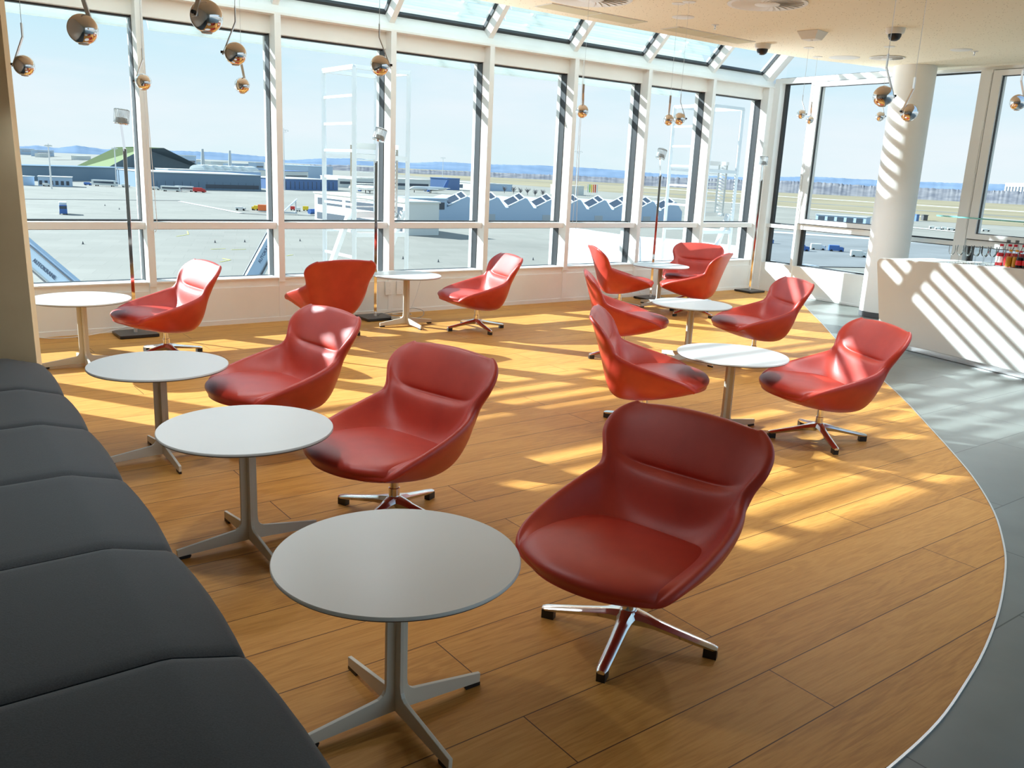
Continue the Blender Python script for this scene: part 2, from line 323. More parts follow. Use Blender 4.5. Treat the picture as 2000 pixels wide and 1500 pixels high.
# ---- window wall 2 (adjoining) -------------------------------------
pw = MB(); pw.fbox(W2, SC2-.1, -2.2, 0, -.32, -.3, .425); struct(pw.obj('wall_side', 'wallwhite'))
bs = MB(); bs.fbox(W2, SC2+.1, -2.2, .006, -.01, 0, .03); struct(bs.obj('baseboard_side', 'wallwhite'))
hd = MB(); hd.fbox(W2, SC2, -2.2, 0, -.2, 2.965, 3.035); struct(hd.obj('trim_3', 'white'))
posts = [(SC2, -8.70), (-8.165, -8.125), (-6.62, -6.56), (-5.80, -5.66), (-4.35, -4.2)]
bays2 = [(-8.70, -8.165, 0), (-8.125, -6.62, 1), (-6.56, -5.80, 0), (-5.66, -4.35, 1), (-4.2, -2.8, 1)]
for i, (a, b, sash) in enumerate(bays2):
    w = empty('window_%d' % (i+11), W2((a+b)/2, 0, 0)); struct(w); inv = w.location
    def put(mb, name, m, **k):
        o = mb.obj(name, m, w, **k); o.location = -inv; return o
    mu = MB(); pa, pb = posts[i]; mu.fbox(W2, pa, pb, .02, -.17, 0, 2.965); put(mu, 'mullion', 'white')
    tz0, tz1 = (.94, .99) if not sash else (.95, 1.025)
    tm = MB(); tm.fbox(W2, a, b, -.012, -.15, tz0, tz1); put(tm, 'transom', 'white')
    g = MB(); 
    for z0, z1 in ((.425, tz0),) + (((tz1, 2.965),) if not sash else ()):
        for x0, x1 in ((a, a+.05), (b-.016, b)): g.fbox(W2, x0, x1, -.09, -.14, z0, z1)
        for q0, q1 in ((z0, z0+.016), (z1-.014, z1)): g.fbox(W2, a+.05, b-.016, -.09, -.14, q0, q1)
    put(g, 'gasket', 'rubber')
    p = MB(); p.fbox(W2, a+.05, b-.016, -.11, -.122, .441, tz0-.014); put(p, 'lower_pane', 'glass')
    if not sash:
        p = MB(); p.fbox(W2, a+.05, b-.016, -.11, -.122, tz1+.016, 2.951); put(p, 'upper_pane', 'glass')
    else:
        sf = MB(); x0, x1, z0, z1 = a+.012, b-.012, tz1+.012, 2.955
        for q in ((x0, x0+.10, z0, z1), (x1-.10, x1, z0, z1), (x0+.10, x1-.10, z0, z0+.062), (x0+.10, x1-.10, z1-.062, z1)): sf.fbox(W2, q[0], q[1], .028, -.09, q[2], q[3])
        so = put(sf, 'sash', 'white')
        gk = MB()
        for q in ((a, a+.012, tz1, 2.965), (b-.012, b, tz1, 2.965), (a+.012, b-.012, tz1, tz1+.012), (a+.012, b-.012, 2.955, 2.965)): gk.fbox(W2, q[0], q[1], -.02, -.06, q[2], q[3])
        for q in ((x0+.10, x0+.108, z0+.062, z1-.062), (x1-.108, x1-.10, z0+.062, z1-.062), (x0+.108, x1-.108, z0+.062, z0+.07), (x0+.108, x1-.108, z1-.07, z1-.062)): gk.fbox(W2, q[0], q[1], .0, -.03, q[2], q[3])
        put(gk, 'sash_gasket', 'rubber')
        p = MB(); p.fbox(W2, x0+.108, x1-.108, -.02, -.032, z0+.07, z1-.07); put(p, 'sash_pane', 'glass')
        hk = MB()
        for z0_, z1_, w_ in ((2.30, 2.93, .028), (1.78, 2.30, .012), (1.70, 1.80, .03), (1.15, 1.72, .022)): hk.fbox(W2, a-.02-w_/2, a-.02+w_/2, .028, .012, z0_, z1_)
        put(hk, 'rod_cover', 'white')
# upper glazing between the header and the roof, at the corner
w = empty('window_16', W2(-8, 0, 3)); struct(w)
fr = MB(); fr.fbox(W2, SC2+.02, -6.2, -.08, -.12, 3.035, 3.05); o = fr.obj('gasket', 'rubber', w); o.location = -w.location
p = MB(); p.fbox(W2, SC2+.1, -6.2, -.095, -.107, 3.05, 4.6); o = p.obj('pane', 'glass', w); o.location = -w.location

# ---- unseen ceiling ---------------------------------------------------------
ed = [W1(s, d, 0) for s, d in ((-1.6, 1.66), (1.5, 1.66), (3.5, 1.66), (4.8, 1.66), (5.82, 1.66), (6.81, 1.68), (7.95, 1.68), (8.66, 1.74), (9.23, 1.82), (9.68, 1.93), (10.2, 2.02))]
ed2 = smoothpts([(p.x, p.y) for p in ed], 3)
j = W2(-6.92, .0, 0)
cp = ed2 + [Vector((4.30, 11.17, 0)), j, W2(-6.9, -.3, 0), W2(-2.2, -.3, 0), Vector((8.0, 6.2, 0)), Vector((2.9, 6.1, 0)), Vector((3.2, 4.0, 0)), Vector((4.6, -3.6, 0)), Vector((-7, -3.6, 0)), Vector((-7.5, 5, 0))]  # out of view, cut back on the right to let sky light in
n = len(cp); ce = MB(); ce.add([p+Z*3.0 for p in cp]+[p+Z*3.25 for p in cp], [tuple(reversed(range(n))), tuple(range(n, 2*n))]+[(i, (i+1) % n, n+(i+1) % n, n+i) for i in range(n)])
struct(ce.obj('ceiling', 'ceiling'))  # unseen ceiling, cut back to let sky light in
wl = MB(); k = len(ed2)
for a, b in zip(ed2[:-1], ed2[1:]): wl.hexa([a+Z*3.25, b+Z*3.25, b-N1*.08+Z*3.25, a-N1*.08+Z*3.25, a+Z*5.0, b+Z*5.0, b-N1*.08+Z*5.0, a-N1*.08+Z*5.0])
struct(wl.obj('wall_upper', 'wallwhite'))

# ---- left wall end and the wall behind the bench ---------------------
pe = MB(); pe.add([(-2.69, 4.752, 0), (-2.745, 4.90, 0), (-5.2, 4.95, 0), (-5.2, 4.76, 0), (-2.735, 4.752, 3), (-2.79, 4.90, 3), (-5.2, 4.95, 3), (-5.2, 4.76, 3)], [(3, 2, 1, 0), (4, 5, 6, 7), (0, 1, 5, 4), (1, 2, 6, 5), (2, 3, 7, 6), (3, 0, 4, 7)])
struct(pe.obj('wall_end', 'plaster'))
EB = Vector((math.cos(R_(-54.42)), math.sin(R_(-54.42)), 0)); MBk = Vector((EB.y, -EB.x, 0))   # along the bench, and back from its front edge
B0 = Vector((-1.856, 3.61, 0))
def BW(e, m, z): return B0 + EB*e + MBk*m + Z*z
lw = MB(); lw.fbox(BW, -3.2, 6.5, .80, .95, 0, 3.0); struct(lw.obj('wall_left', 'darkpanel'))
bw = MB(); bw.add([(-7, -3.6, 0), (4.6, -3.6, 0), (4.6, -3.4, 0), (-7, -3.4, 0), (-7, -3.6, 3), (4.6, -3.6, 3), (4.6, -3.4, 3), (-7, -3.4, 3)], [(3, 2, 1, 0), (4, 5, 6, 7), (0, 1, 5, 4), (1, 2, 6, 5), (2, 3, 7, 6), (3, 0, 4, 7)])
struct(bw.obj('added_unseen_wall_back', 'darkpanel'))  # added unseen wall, sized to block rear light but leave the right open

# ---- round column ----------------------------------------------------
cm = MB(); cm.lathe([(.24, .0), (.24, 3.0)], (4.62, 10.93, 0), 48); col = cm.obj('column_round', 'wallwhite', None, True); struct(col)
cm = MB(); cm.lathe([(.243, 0), (.243, .065), (.24, .065)], (4.62, 10.93, 0), 48); struct(cm.obj('baseboard_column', 'plinth', None, True))

# ================================================================== CHAIRS
def shell_rows():
    # (inner centre x, z | rim x, y, z | outer centre x, z | exponents for x and z | depth of the back's crease)
    return [
        ((.385, .338), (.300, .300, .345), (.372, .318), 2.4, 2.4, 0),
        ((.360, .372), (.262, .333, .386), (.325, .288), 3.2, 3.2, 0),
        ((.250, .362), (.150, .350, .422), (.180, .240), 4.5, 4.5, 0),
        ((.110, .345), (.030, .352, .455), (.030, .206), 5, 5, 0),
        ((-.010, .333), (-.075, .343, .485), (-.080, .192), 5, 5, 0),
        ((-.105, .335), (-.140, .330, .508), (-.165, .198), 4.5, 4.5, 0),
        ((-.145, .352), (-.170, .318, .520), (-.198, .214), 3.6, 4, 0),
        ((-.172, .385), (-.189, .310, .534), (-.226, .240), 3.2, 4, 0),
        ((-.182, .408), (-.198, .308, .548), (-.238, .265), 3.0, 4.5, 0),
        ((-.192, .440), (-.208, .310, .562), (-.256, .300), 2.8, 5, 0),
        ((-.206, .498), (-.222, .320, .597), (-.280, .380), 2.6, 6, 0),
        ((-.224, .534), (-.236, .334, .622), (-.296, .440), 2.6, 6, .0),
        ((-.236, .549), (-.246, .343, .640), (-.306, .475), 2.6, 6, .034),
        ((-.246, .560), (-.256, .348, .656), (-.314, .510), 2.6, 6, .0),
        ((-.272, .622), (-.288, .350, .694), (-.338, .595), 2.6, 5, 0),
        ((-.310, .700), (-.326, .324, .728), (-.366, .690), 2.6, 4, 0),
        ((-.338, .746), (-.352, .288, .748), (-.386, .750), 2.6, 3, 0),
        ((-.350, .764), (-.364, .262, .760), (-.382, .768), 2.6, 2.6, 0),
    ]
def lerp(a, b, t): return a+(b-a)*t
def make_shell(name, m, parent):
    WI = [0, .28, .52, .72, .86, .95, 1.0]; WO = [.93, .78, .55, .3]
    rows = shell_rows(); V = []; F = []
    for ri, (ic, rim, oc, px_, pz_, cr_) in enumerate(rows):
        half = []; lastr = ri == len(rows)-1; TH = .040 if ri < len(rows)-3 else (.036, .030, .022)[ri-len(rows)+3]
        rin = (rim[0]+.006, rim[1]-TH, rim[2]-(.012 if not lastr else .006))
        for w in WI:
            cz = cr_*max(0, 1-(w/.8)**4)
            half.append((lerp(ic[0], rin[0], w**px_)-cz, rin[1]*w, lerp(ic[1], rin[2], w**pz_)))
        half.append((rim[0]-.002, rim[1]-TH*.5, rim[2]+(.005 if not lastr else 0)))
        half.append((rim[0]-.010, rim[1]-.001, rim[2]-.014))
        for w in WO:
            k = w**(2.9 if ri < 10 else 2.0); half.append((lerp(oc[0], rim[0]-.016, w**2.2), rim[1]*w**.86, lerp(oc[1], rim[2]-.024, k)))
        half.append((oc[0], 0, oc[1]))
        # closed loop: +y half from the inner centre over the rim to the outer centre, then back along -y
        loop = half + [(x, -y, z) for (x, y, z) in reversed(half[1:-1])]
        V += loop; N = len(loop)
    for r in range(len(rows)-1):
        for i in range(N):
            j = (i+1) % N; F.append((r*N+i, r*N+j, (r+1)*N+j, (r+1)*N+i))
    H = len(half)
    for r in (0, len(rows)-1):       # close the front and the top edge: stitch inner against outer points
        b = r*N; ins = list(range(0, 8)); outs = [H-1, H-2, H-3, H-4, H-5, H-6]
        def seg(ix, ox):
            i = o_ = 0
            while i < len(ix)-1 or o_ < len(ox)-1:
                if i < len(ix)-1 and (o_ >= len(ox)-1 or (i+1)/len(ix) <= (o_+1)/len(ox)):
                    if o_ < len(ox)-1 and abs((i+1)/len(ix)-(o_+1)/len(ox)) < .2:
                        F.append((ix[i], ix[i+1], ox[o_+1], ox[o_])); i += 1; o_ += 1
                    else: F.append((ix[i], ix[i+1], ox[o_])); i += 1
                else: F.append((ix[i], ox[o_+1], ox[o_])); o_ += 1
        seg([b+i for i in ins], [b+i for i in outs])
        neg = lambda i: b if i == 0 else (b+H-1 if i == H-1 else b+N-i)
        seg([neg(i) for i in ins], [neg(i) for i in outs])
    mb = MB(); mb.add(V, F); o = mb.obj(name, m, parent, True, merge=False)
    for e in o.data.edges: e.use_edge_sharp = False
    sb = o.modifiers.new('sub', 'SUBSURF'); sb.levels = 2; sb.render_levels = 2
    return o
def make_cushion(name, m, parent):
    # plump seat pad lying inside the shell: rows from front to back of (centre x, z, half width, edge x, bottom z)
    rows = [(.390, .342, .262, .288, .316), (.399, .360, .272, .298, .314), (.376, .384, .284, .280, .312), (.300, .400, .292, .215, .312), (.190, .401, .296, .125, .315), (.060, .394, .292, .020, .315), (-.050, .385, .280, -.070, .315), (-.120, .376, .262, -.125, .320), (-.160, .356, .245, -.160, .330)]
    WI = [-1, -.93, -.75, -.45, -.15, .15, .45, .75, .93, 1]; V = []; F = []
    for (x, z, hw, ex, zb) in rows:
        for w in WI: V.append((lerp(x, ex, abs(w)**2.6), hw*w, z - (.012*abs(w)**3 + (.026 if abs(w) == 1 else 0))))
    nt = len(V)
    for (x, z, hw, ex, zb) in rows:
        for w in WI: V.append((lerp(x, ex, abs(w)**2.6)*.97, hw*w*.90, min(z-.02, zb)))
    n = len(WI); R = len(rows)
    for r in range(R-1):
        for i in range(n-1):
            a = r*n+i; F.append((a, a+1, a+n+1, a+n)); F.append((nt+a, nt+a+n, nt+a+n+1, nt+a+1))
    for i in range(n-1): F.append((i, nt+i, nt+i+1, i+1)); a = (R-1)*n+i; F.append((a, a+1, nt+a+1, nt+a))
    for r in range(R-1):
        a = r*n; F.append((a, a+n, nt+a+n, nt+a)); a = r*n+n-1; F.append((a, nt+a, nt+a+n, a+n))
    o = MB().add(V, F).obj(name, m, parent, True, merge=False)
    for e in o.data.edges: e.use_edge_sharp = False
    sb = o.modifiers.new('sub', 'SUBSURF'); sb.levels = 2; sb.render_levels = 2
    return o
def make_chair(base_rot):
    t = empty('lounge_chair')
    make_shell('shell', 'leather', t); make_cushion('seat_cushion', 'leather', t)
    cm = MB().lathe([(.026, .085), (.026, .15), (.021, .152), (.021, .225), (.075, .232), (.075, .245)], (0, 0, 0), 24); cm.obj('column', 'chrome', t, True)
    hb = MB().lathe([(.018, .062), (.038, .070), (.042, .085), (.036, .105), (.028, .112)], (0, 0, 0), 24); hb.obj('hub', 'alu', t, True)
    for k in range(4):
        a = base_rot + k*PI/2; rt = Matrix.Rotation(a, 4, 'Z')
        # a cast arm: tapering, ridged on top, falling towards the foot
        secs = [(.02, .036, .062, .112), (.06, .028, .062, .104), (.10, .0245, .060, .092), (.17, .0225, .049, .076), (.25, .021, .036, .060), (.305, .0195, .028, .049), (.320, .014, .029, .043)]
        V = []
        for (r, hw, z0, z1) in secs: V += [(r, -hw*.7, z0), (r, hw*.7, z0), (r, hw, lerp(z0, z1, .55)), (r, hw*.55, z1-.002), (r, 0, z1), (r, -hw*.55, z1-.002), (r, -hw, lerp(z0, z1, .55))]
        m_ = 7; F = [(i*m_+j, i*m_+(j+1) % m_, (i+1)*m_+(j+1) % m_, (i+1)*m_+j) for i in range(len(secs)-1) for j in range(m_)]+[tuple(range(m_)), tuple((len(secs)-1)*m_+j for j in range(m_))]
        lg = MB().add([rt @ Vector(p) for p in V], F).obj('leg', 'alu', t, True)
        gl = MB().box(rt @ Vector((.296, 0, .016)), (.046, .030, .032), a); gl.obj('glide', 'black', lg, False)
    return t
GRP = 'red swivel lounge chairs'
chairs = [
    (.448, 2.775, 230, 68, 'nearest red lounge chair, dark in shade between the nearest table and the floor edge'),
    (-.520, 3.742, 231, 62, 'red lounge chair at the second table along the bench, its front behind the tabletop'),
    (-1.318, 4.735, 224, 50, 'red lounge chair at the third table along the bench, sun on its top edge'),
    (-2.80, 6.81, 222, 54, 'red lounge chair with brightly sunlit back, beside the table at the end wall'),
    (-1.728, 7.889, 126, 36, 'red lounge chair seen squarely from behind, facing the windows beside a floor lamp'),
    (-.394, 8.668, 205, 31, 'red lounge chair seen from the side, alone under the windows with its chrome base showing'),
    (1.250, 10.42, 8, 30, 'farthest of the three red lounge chairs with aligned backs, by the far windows'),
    (.970, 7.610, 358, 20, 'middle one of the three red lounge chairs with aligned backs'),
    (.862, 5.405, 351, 45, 'nearest of the three red lounge chairs with aligned backs, at the stripe-lit table'),
    (2.262, 11.30, 245, 10, 'red lounge chair facing into the room before the far corner windows'),
    (2.110, 10.33, 152, 40, 'red lounge chair with its back to the corner, overlapping another at the far table'),
    (2.170, 7.700, 190, 44, 'red lounge chair with light stripes on its back, opposite the middle chair'),
    (1.975, 5.335, 191, 2, 'red lounge chair near the curved floor edge in front of the white bar'),
]
for i, (x, y, a, br, lab) in enumerate(chairs):
    t = make_chair(R_(br-a))
    t.location = (x, y, 0); t.rotation_euler = (0, 0, R_(a)); tag(t, lab, 'chair', GRP)
# share the mesh data of the identical parts
proto = {}
for o in list(bpy.data.objects):
    nm = o.name.split('.')[0]
    if nm in ('shell', 'seat_cushion', 'column', 'hub') and o.type == 'MESH':
        if nm in proto: old = o.data; o.data = proto[nm]; bpy.data.meshes.remove(old)
        else: proto[nm] = o.data

# ================================================================== TABLES
def make_table():
    t = empty('round_table')
    top = MB().lathe([(0, .505), (.346, .505), (.35, .508), (.35, .514), (.3475, .517), (0, .517)], (0, 0, 0), 96, 0); top.obj('table_top', 'tabletop', t, True)
    ed = MB().lathe([(.338, .5025), (.346, .5028), (.3497, .507), (.3485, .5076), (.338, .5045)], (0, 0, 0), 96); ed.obj('underside_edge', 'tableedge', t, True)
    for k in range(4):
        a = k*PI/2; rt = Matrix.Rotation(a, 4, 'Z'); h = .0065
        prof = [(0, .022), (.05, .021), (.30, .012), (.302, .043), (.060, .076), (.046, .084), (.038, .097), (.035, .118), (.034, .499), (0, .499)]
        lg = MB().prism(prof, lambda p, e: rt @ Vector((p[0], (-h, h)[e], p[1]))).obj('leg', 'tableleg', t, False, .0015)
        MB().prism([(.302, 0), (.302, .0115), (.252, .0135), (.245, .010), (.25, 0)], lambda p, e: rt @ Vector((p[0], (-h*.9, h*.9)[e], p[1]))).obj('glide', 'black', lg)
    MB().box((0, 0, .497), (.11, .11, .006)).obj('mounting_plate', 'tableleg', t)
    return t
tabs = [
    (-.301, 2.256, 'nearest white round table, its cream four-footed pedestal fully in view'),
    (-1.082, 3.392, 'white round table next behind the nearest one, along the bench'),
    (-1.862, 4.417, 'white round table third along the bench, in shade before the sunlit floor'),
    (-3.253, 6.390, 'white round table half hidden by the beige end wall, its top in bright sun'),
    (-1.115, 8.735, 'white round table under the windows beside the wall sockets'),
    (1.799, 10.893, 'white round table by the far corner, ringed by three red chairs'),
    (1.556, 7.603, 'white round table between two red chairs, behind the striped one'),
    (1.396, 5.413, 'white round table crossed by soft grey shadow stripes'),
]
tb = make_table()
for i, (x, y, lab) in enumerate(tabs):
    o = tb if i == 0 else copy_tree(tb)
    o.location = (x, y, 0); o.rotation_euler = (0, 0, A1); tag(o, lab, 'table', 'white round side tables')

# ================================================================== BENCH
bounds = [-.757-.65+.0, -.659, 0, .703, 1.412, 2.103, 2.80, 3.50]
bounds[0] = -1.417
blab = ['charcoal bench seat touching the beige end wall', 'charcoal bench seat second from the end wall', 'charcoal bench seat third from the end wall', 'charcoal bench seat fourth from the end wall, opposite the third table',
        'charcoal bench seat fifth from the end wall, opposite the second table', 'charcoal bench seat sixth from the end wall, beside the nearest table', 'charcoal bench seat nearest the camera, cut by the bottom edge of the photo']
for i in range(7):
    a, b = bounds[i]+.003, bounds[i+1]-.003
    t = empty('bench_seat', BW((a+b)/2, 0, 0)); tag(t, blab[i], 'bench', 'upholstered bench seats along the wall')
    # cushion: rows across the depth, bowed at the front edge and at the seams
    us = [0, .02, .06, .14, .3, .5, .7, .86, .94, .98, 1]
    prof = [(.03, .335), (-.004, .352), (-.012, .380), (-.004, .402), (.016, .414), (.09, .434), (.165, .4550), (.195, .4575), (.30, .455), (.50, .452), (.66, .452)]
    V = []; F = []
    for (m_, z) in prof:
        for u in us:
            e = min(u, 1-u); rnd = max(0, 1-e/.045)
            bow = .016*(1-(2*u-1)**2)
            V.append(BW(lerp(a, b, u), m_-(bow if m_ < .1 else bow*max(0, 1-(m_-.1)/.1)), z-(.010*rnd**2 if z > .40 else 0)))
    n = len(us); nt = len(V)
    for (m_, z) in prof:
        for u in us: V.append(BW(lerp(a, b, u), max(m_, .03), .335))
    for r in range(len(prof)-1):
        for q in range(n-1): k = r*n+q; F.append((k, k+1, k+n+1, k+n))
        F.append((r*n, (r+1)*n, nt+(r+1)*n, nt+r*n)); k = r*n+n-1; F.append((k, nt+k, nt+k+n, k+n))
    k = (len(prof)-1)*n; F += [(k+q, k+q+1, nt+k+q+1, nt+k+q) for q in range(n-1)]
    o = MB().add([p-t.location for p in V], F).obj('cushion', 'benchfab', t, True)
    o = MB().fbox(lambda e, m_, z: BW(e, m_, z)-t.location, a, b, .06, .70, 0, .335).obj('plinth', 'plinth', t)
# backrest along the wall, outside the frame

# ================================================================== FLOOR LAMPS
lamps = [(-3.395, 7.60, 'chrome floor lamp behind the sunlit chair, next to the table at the end wall', .0), (-1.478, 9.028, 'chrome floor lamp behind the chair seen from the back, cables coiled on its base', .035),
         (1.791, 11.501, 'chrome floor lamp behind the far table, its base beside the far chair', -.02), (3.448, 12.786, 'chrome floor lamp standing alone in the far corner of the room', 0)]
for x, y, lab, lean in lamps:
    t = empty('floor_lamp', (x, y, 0), A1); pr_ = math.atan2(y, x)+PI/2-A1; tag(t, lab, 'floor lamp', 'chrome floor lamps along the windows')
    MB().box((0, 0, .017), (.33, .30, .026)).obj('base_plate', 'blackmetal', t, False, .003)
    ft = MB(); 
    for sx in (-.14, .14):
        for sy in (-.12, .12): ft.box((sx, sy, .002), (.03, .03, .004))
    ft.obj('foot', 'black', t)
    MB().lathe([(.016, .03), (.016, .07), (.011, .075)], (0, 0, 0), 16).obj('socket', 'steel', t, True)
    MB().box((0, 0, .84), (.030, .009, 1.56), pr_).obj('pole', 'chrome', t, False, .002)
    dx = lean
    MB().bar((0, 0, 1.60), (-.02+dx, 0, 1.83), .022, .007, (0, 1, 0)).obj('arm', 'chrome', t)
    hd = empty('lamp_head', (-.02+dx+.005, 0, 1.82), 0, t); hd.rotation_euler = (0, R_(18 if lean else 6), 0)
    rib = []
    nn = 40
    prof = [(.058, .0), (.062, .012), (.060, .02), (.060, .118), (.052, .124), (0, .126)]
    mb = MB(); P = []; F = []
    for r, z in prof[:-1]: P += [((r+(.0015 if q % 2 else -.0015))*math.cos(2*PI*q/nn), (r+(.0015 if q % 2 else -.0015))*math.sin(2*PI*q/nn), z) for q in range(nn)]
    F = [(i*nn+q, i*nn+(q+1) % nn, (i+1)*nn+(q+1) % nn, (i+1)*nn+q) for i in range(len(prof)-2) for q in range(nn)]+[tuple((len(prof)-2)*nn+q for q in range(nn))]
    mb.add(P, F); mb.obj('shade', 'crystal', hd, True)
    MB().lathe([(.050, .004), (.063, .0), (.064, .006), (.058, .010), (.045, .012)], (0, 0, 0), 32).obj('rim', 'chrome', hd, True)
    MB().lathe([(0, .010), (.048, .010), (.030, .05), (0, .055)], (0, 0, 0), 24).obj('bulb', 'bulb', hd, True)
for i, (nm, pts, m_, lab) in enumerate([
        ('power_cable', [(-4.2, 7.25, .03), (-4.0, 7.28, .006), (-3.8, 7.42, .006), (-3.62, 7.58, .03), (-3.5, 7.70, .055), (-3.42, 7.65, .036)], 'cablewhite', 'thin white cable trailing along the wall to the lamp base near the end wall'),
        ('power_cable', [(-1.45, 9.03, .036), (-1.40, 9.0, .06), (-1.30, 9.06, .045), (-1.18, 9.12, .05), (-1.12, 9.22, .03), (-1.2, 9.2, .07), (-1.33, 9.1, .065), (-1.38, 9.05, .05), (-1.2, 9.05, .01), (-1.02, 9.2, .01), (-1.0, 9.3, .06), (-1.12, 9.28, .09), (-1.2, 9.2, .05)], 'cablegrey', 'grey cable looped untidily over the lamp base under the sockets'),
        ('power_cable', [(-1.05, 9.44, .38), (-1.10, 9.43, .20), (-1.16, 9.40, .04), (-1.22, 9.33, .01), (-1.32, 9.18, .035)], 'cablewhite', 'white cable hanging from the upper socket down to the lamp base'),
        ('power_cable', [(1.62, 11.72, .30), (1.63, 11.70, .16), (1.68, 11.66, .05), (1.74, 11.58, .05), (1.86, 11.62, .05), (1.95, 11.68, .10), (1.9, 11.7, .14), (1.82, 11.62, .08)], 'cablewhite', 'white cable curling over the lamp base behind the far table')]):
    pts = [Vector(p) for p in pts]; sm = []
    for k in range(len(pts)-1):
        p0, p1, p2, p3 = [pts[max(0, min(len(pts)-1, q))] for q in (k-1, k, k+1, k+2)]
        for q in range(6):
            u = q/6; sm.append(.5*((2*p1)+(p2-p0)*u+(2*p0-5*p1+4*p2-p3)*u*u+(3*p1-p0-3*p2+p3)*u**3))
    sm.append(pts[-1]); tag(MB().tube(sm, .0035, 6).obj(nm, m_, None, True), lab, 'cable')

# ================================================================== PENDANT LAMPS
def make_pendant(x, y, z, D, ang, up=.20):
    t = empty('pendant_lamp', (x, y, 0)); r = D/2; ca, sa = math.cos(ang), math.sin(ang)
    pr = [(0, r)]+[(r*math.cos(PI/2*(1-k/12)), r*math.sin(PI/2*(1-k/12))) for k in range(1, 12)]+[(r*math.cos(PI/2*k/12), -r*math.sin(PI/2*k/12)) for k in range(0, 10)]
    MB().lathe([(max(a, 0), z+b) for a, b in pr], (0, 0, 0), 40).obj('sphere', 'chrome', t, True)
    zb = z-r*math.sin(PI/2*9/12); rb = r*math.cos(PI/2*9/12)
    MB().lathe([(0, zb-.006), (rb*.8, zb-.004), (rb*.98, zb+.001)], (0, 0, 0), 32).obj('lens', 'bulb', t, True)
    at = Vector((ca*(r+.006), sa*(r+.006), z+.004)); bd = Vector((-ca*.004, -sa*.004, z+.135)); tp = Vector((-ca*.004, -sa*.004, z+up))
    w = Vector((-sa, ca, 0))
    mb = MB(); mb.bar(at-Vector((0, 0, .012)), bd, .017, .005, (ca, sa, .3)); mb.bar(bd, tp, .017, .005, (ca, sa, 0)); mb.obj('arm', 'steel', t, False, .001)
    MB().tube([at-Vector((ca*.014, sa*.014, 0)), at+Vector((ca*.008, sa*.008, 0))], .006, 10).obj('pivot', 'black', t)
    MB().tube([tp, (tp.x, tp.y, 3.0)], .0013, 6).obj('wire', 'steel', t)
    MB().lathe([(.055, 2.996), (.055, 3.0)], (tp.x, tp.y, 0), 24).obj('ceiling_rose', 'ceilwhite', t, True)
    return t
pend = [
    (-1.015, 2.908, 2.017, .10, 250, 'large-looking chrome ball pendant hanging nearest the camera, above the first two tables'),
    (-1.525, 3.148, 1.993, .10, 75, 'chrome ball pendant on a broad bronze-reflecting strap, second nearest the camera'),
    (-1.324, 4.154, 2.047, .10, 190, 'chrome ball pendant on a bent strap, just above the small one in the same pair'),
    (-2.514, 4.555, 1.989, .10, 185, 'chrome ball pendant hanging closest to the beige end wall'),
    (-.754, 4.695, 2.082, .10, 0, 'chrome ball pendant in front of the tall white ladder frame, strap on its outer side'),
    (-2.408, 5.713, 2.025, .10, 180, 'chrome ball pendant in front of the first window post'),
    (-1.844, 5.905, 2.046, .10, 80, 'small-looking chrome ball pendant hanging below the strapped one, before the second window'),
    (.449, 7.068, 2.062, .10, 80, 'chrome ball pendant with a straight strap, alone in front of the sixth window'),
    (1.24, 7.77, 2.07, .09, 85, 'straight-strapped chrome ball pendant touching its bent-armed twin'),
    (1.316, 7.676, 2.077, .10, 0, 'chrome ball pendant with a bent wire arm, overlapping its straight-strapped twin'),
    (3.00, 9.84, 2.32, .095, 0, 'small chrome ball pendant before the narrow corner window, upper of its pair'),
    (3.31, 10.50, 2.31, .095, 60, 'small chrome ball pendant on the second wall post, lower of its pair'),
    (1.79, 4.565, 2.033, .10, 0, 'big chrome ball pendant in front of the round column'),
    (2.274, 5.374, 2.026, .10, 195, 'chrome ball pendant to the side of the column with a broad strap'),
    (3.73, 9.52, 2.31, .095, 0, 'tiny-looking chrome ball pendant below the big one by the column'),
    (3.205, 5.935, 2.166, .10, 10, 'chrome ball pendant cut off by the edge of the photo, above the bar'),
]
for x, y, z, D, a, lab in pend: tag(make_pendant(x, y, z, D, R_(a)), lab, 'pendant lamp', 'chrome ball pendants')

# ================================================================== CEILING FITTINGS
def swirl(x, y, r, lab):
    t = empty('swirl_diffuser', (x, y, 3.0)); tag(t, lab, 'ceiling vent')
    MB().lathe([(r*.985, 0), (r*1.1, -.004), (r*1.1, -.008), (r*.98, -.008)], (0, 0, 0), 48).obj('rim', 'ceilwhite', t, True)
    MB().lathe([(0, -.003), (r, -.003), (r, -.001), (0, -.001)], (0, 0, 0), 40).obj('backing', 'dark', t)
    MB().lathe([(0, -.014), (r*.34, -.014), (r*.36, -.010), (r*.36, -.003)], (0, 0, 0), 32).obj('hub', 'ceilwhite', t, True)
    mb = MB()
    for k in range(26):
        a = 2*PI*k/26; P = []
        for (q, da) in ((.34, 0), (.66, .16), (.99, .26)):
            w = .055+.035*q
            for (dd, z) in ((-w, -.012), (w, -.006)): P.append((r*q*math.cos(a+da+dd/q*.62), r*q*math.sin(a+da+dd/q*.62), z))
        b = [Vector(p)+Vector((0, 0, -.002)) for p in P]
        mb.add(P+b, [(0, 1, 3, 2), (2, 3, 5, 4), (7, 6, 8, 9), (9, 8, 10, 11), (0, 6, 7, 1), (4, 5, 11, 10), (0, 2, 8, 6), (2, 4, 10, 8), (1, 7, 9, 3), (3, 9, 11, 5)])
    mb.obj('vane', 'ceilwhite', t)
swirl(.50, 7.72, .32, 'round swirl vent in the ceiling nearest the sloping roof lights')
swirl(1.93, 7.58, .29, 'round swirl vent in the ceiling above the third pair of chairs')
swirl(4.02, 10.30, .17, 'small round swirl vent in the ceiling beside the round column')
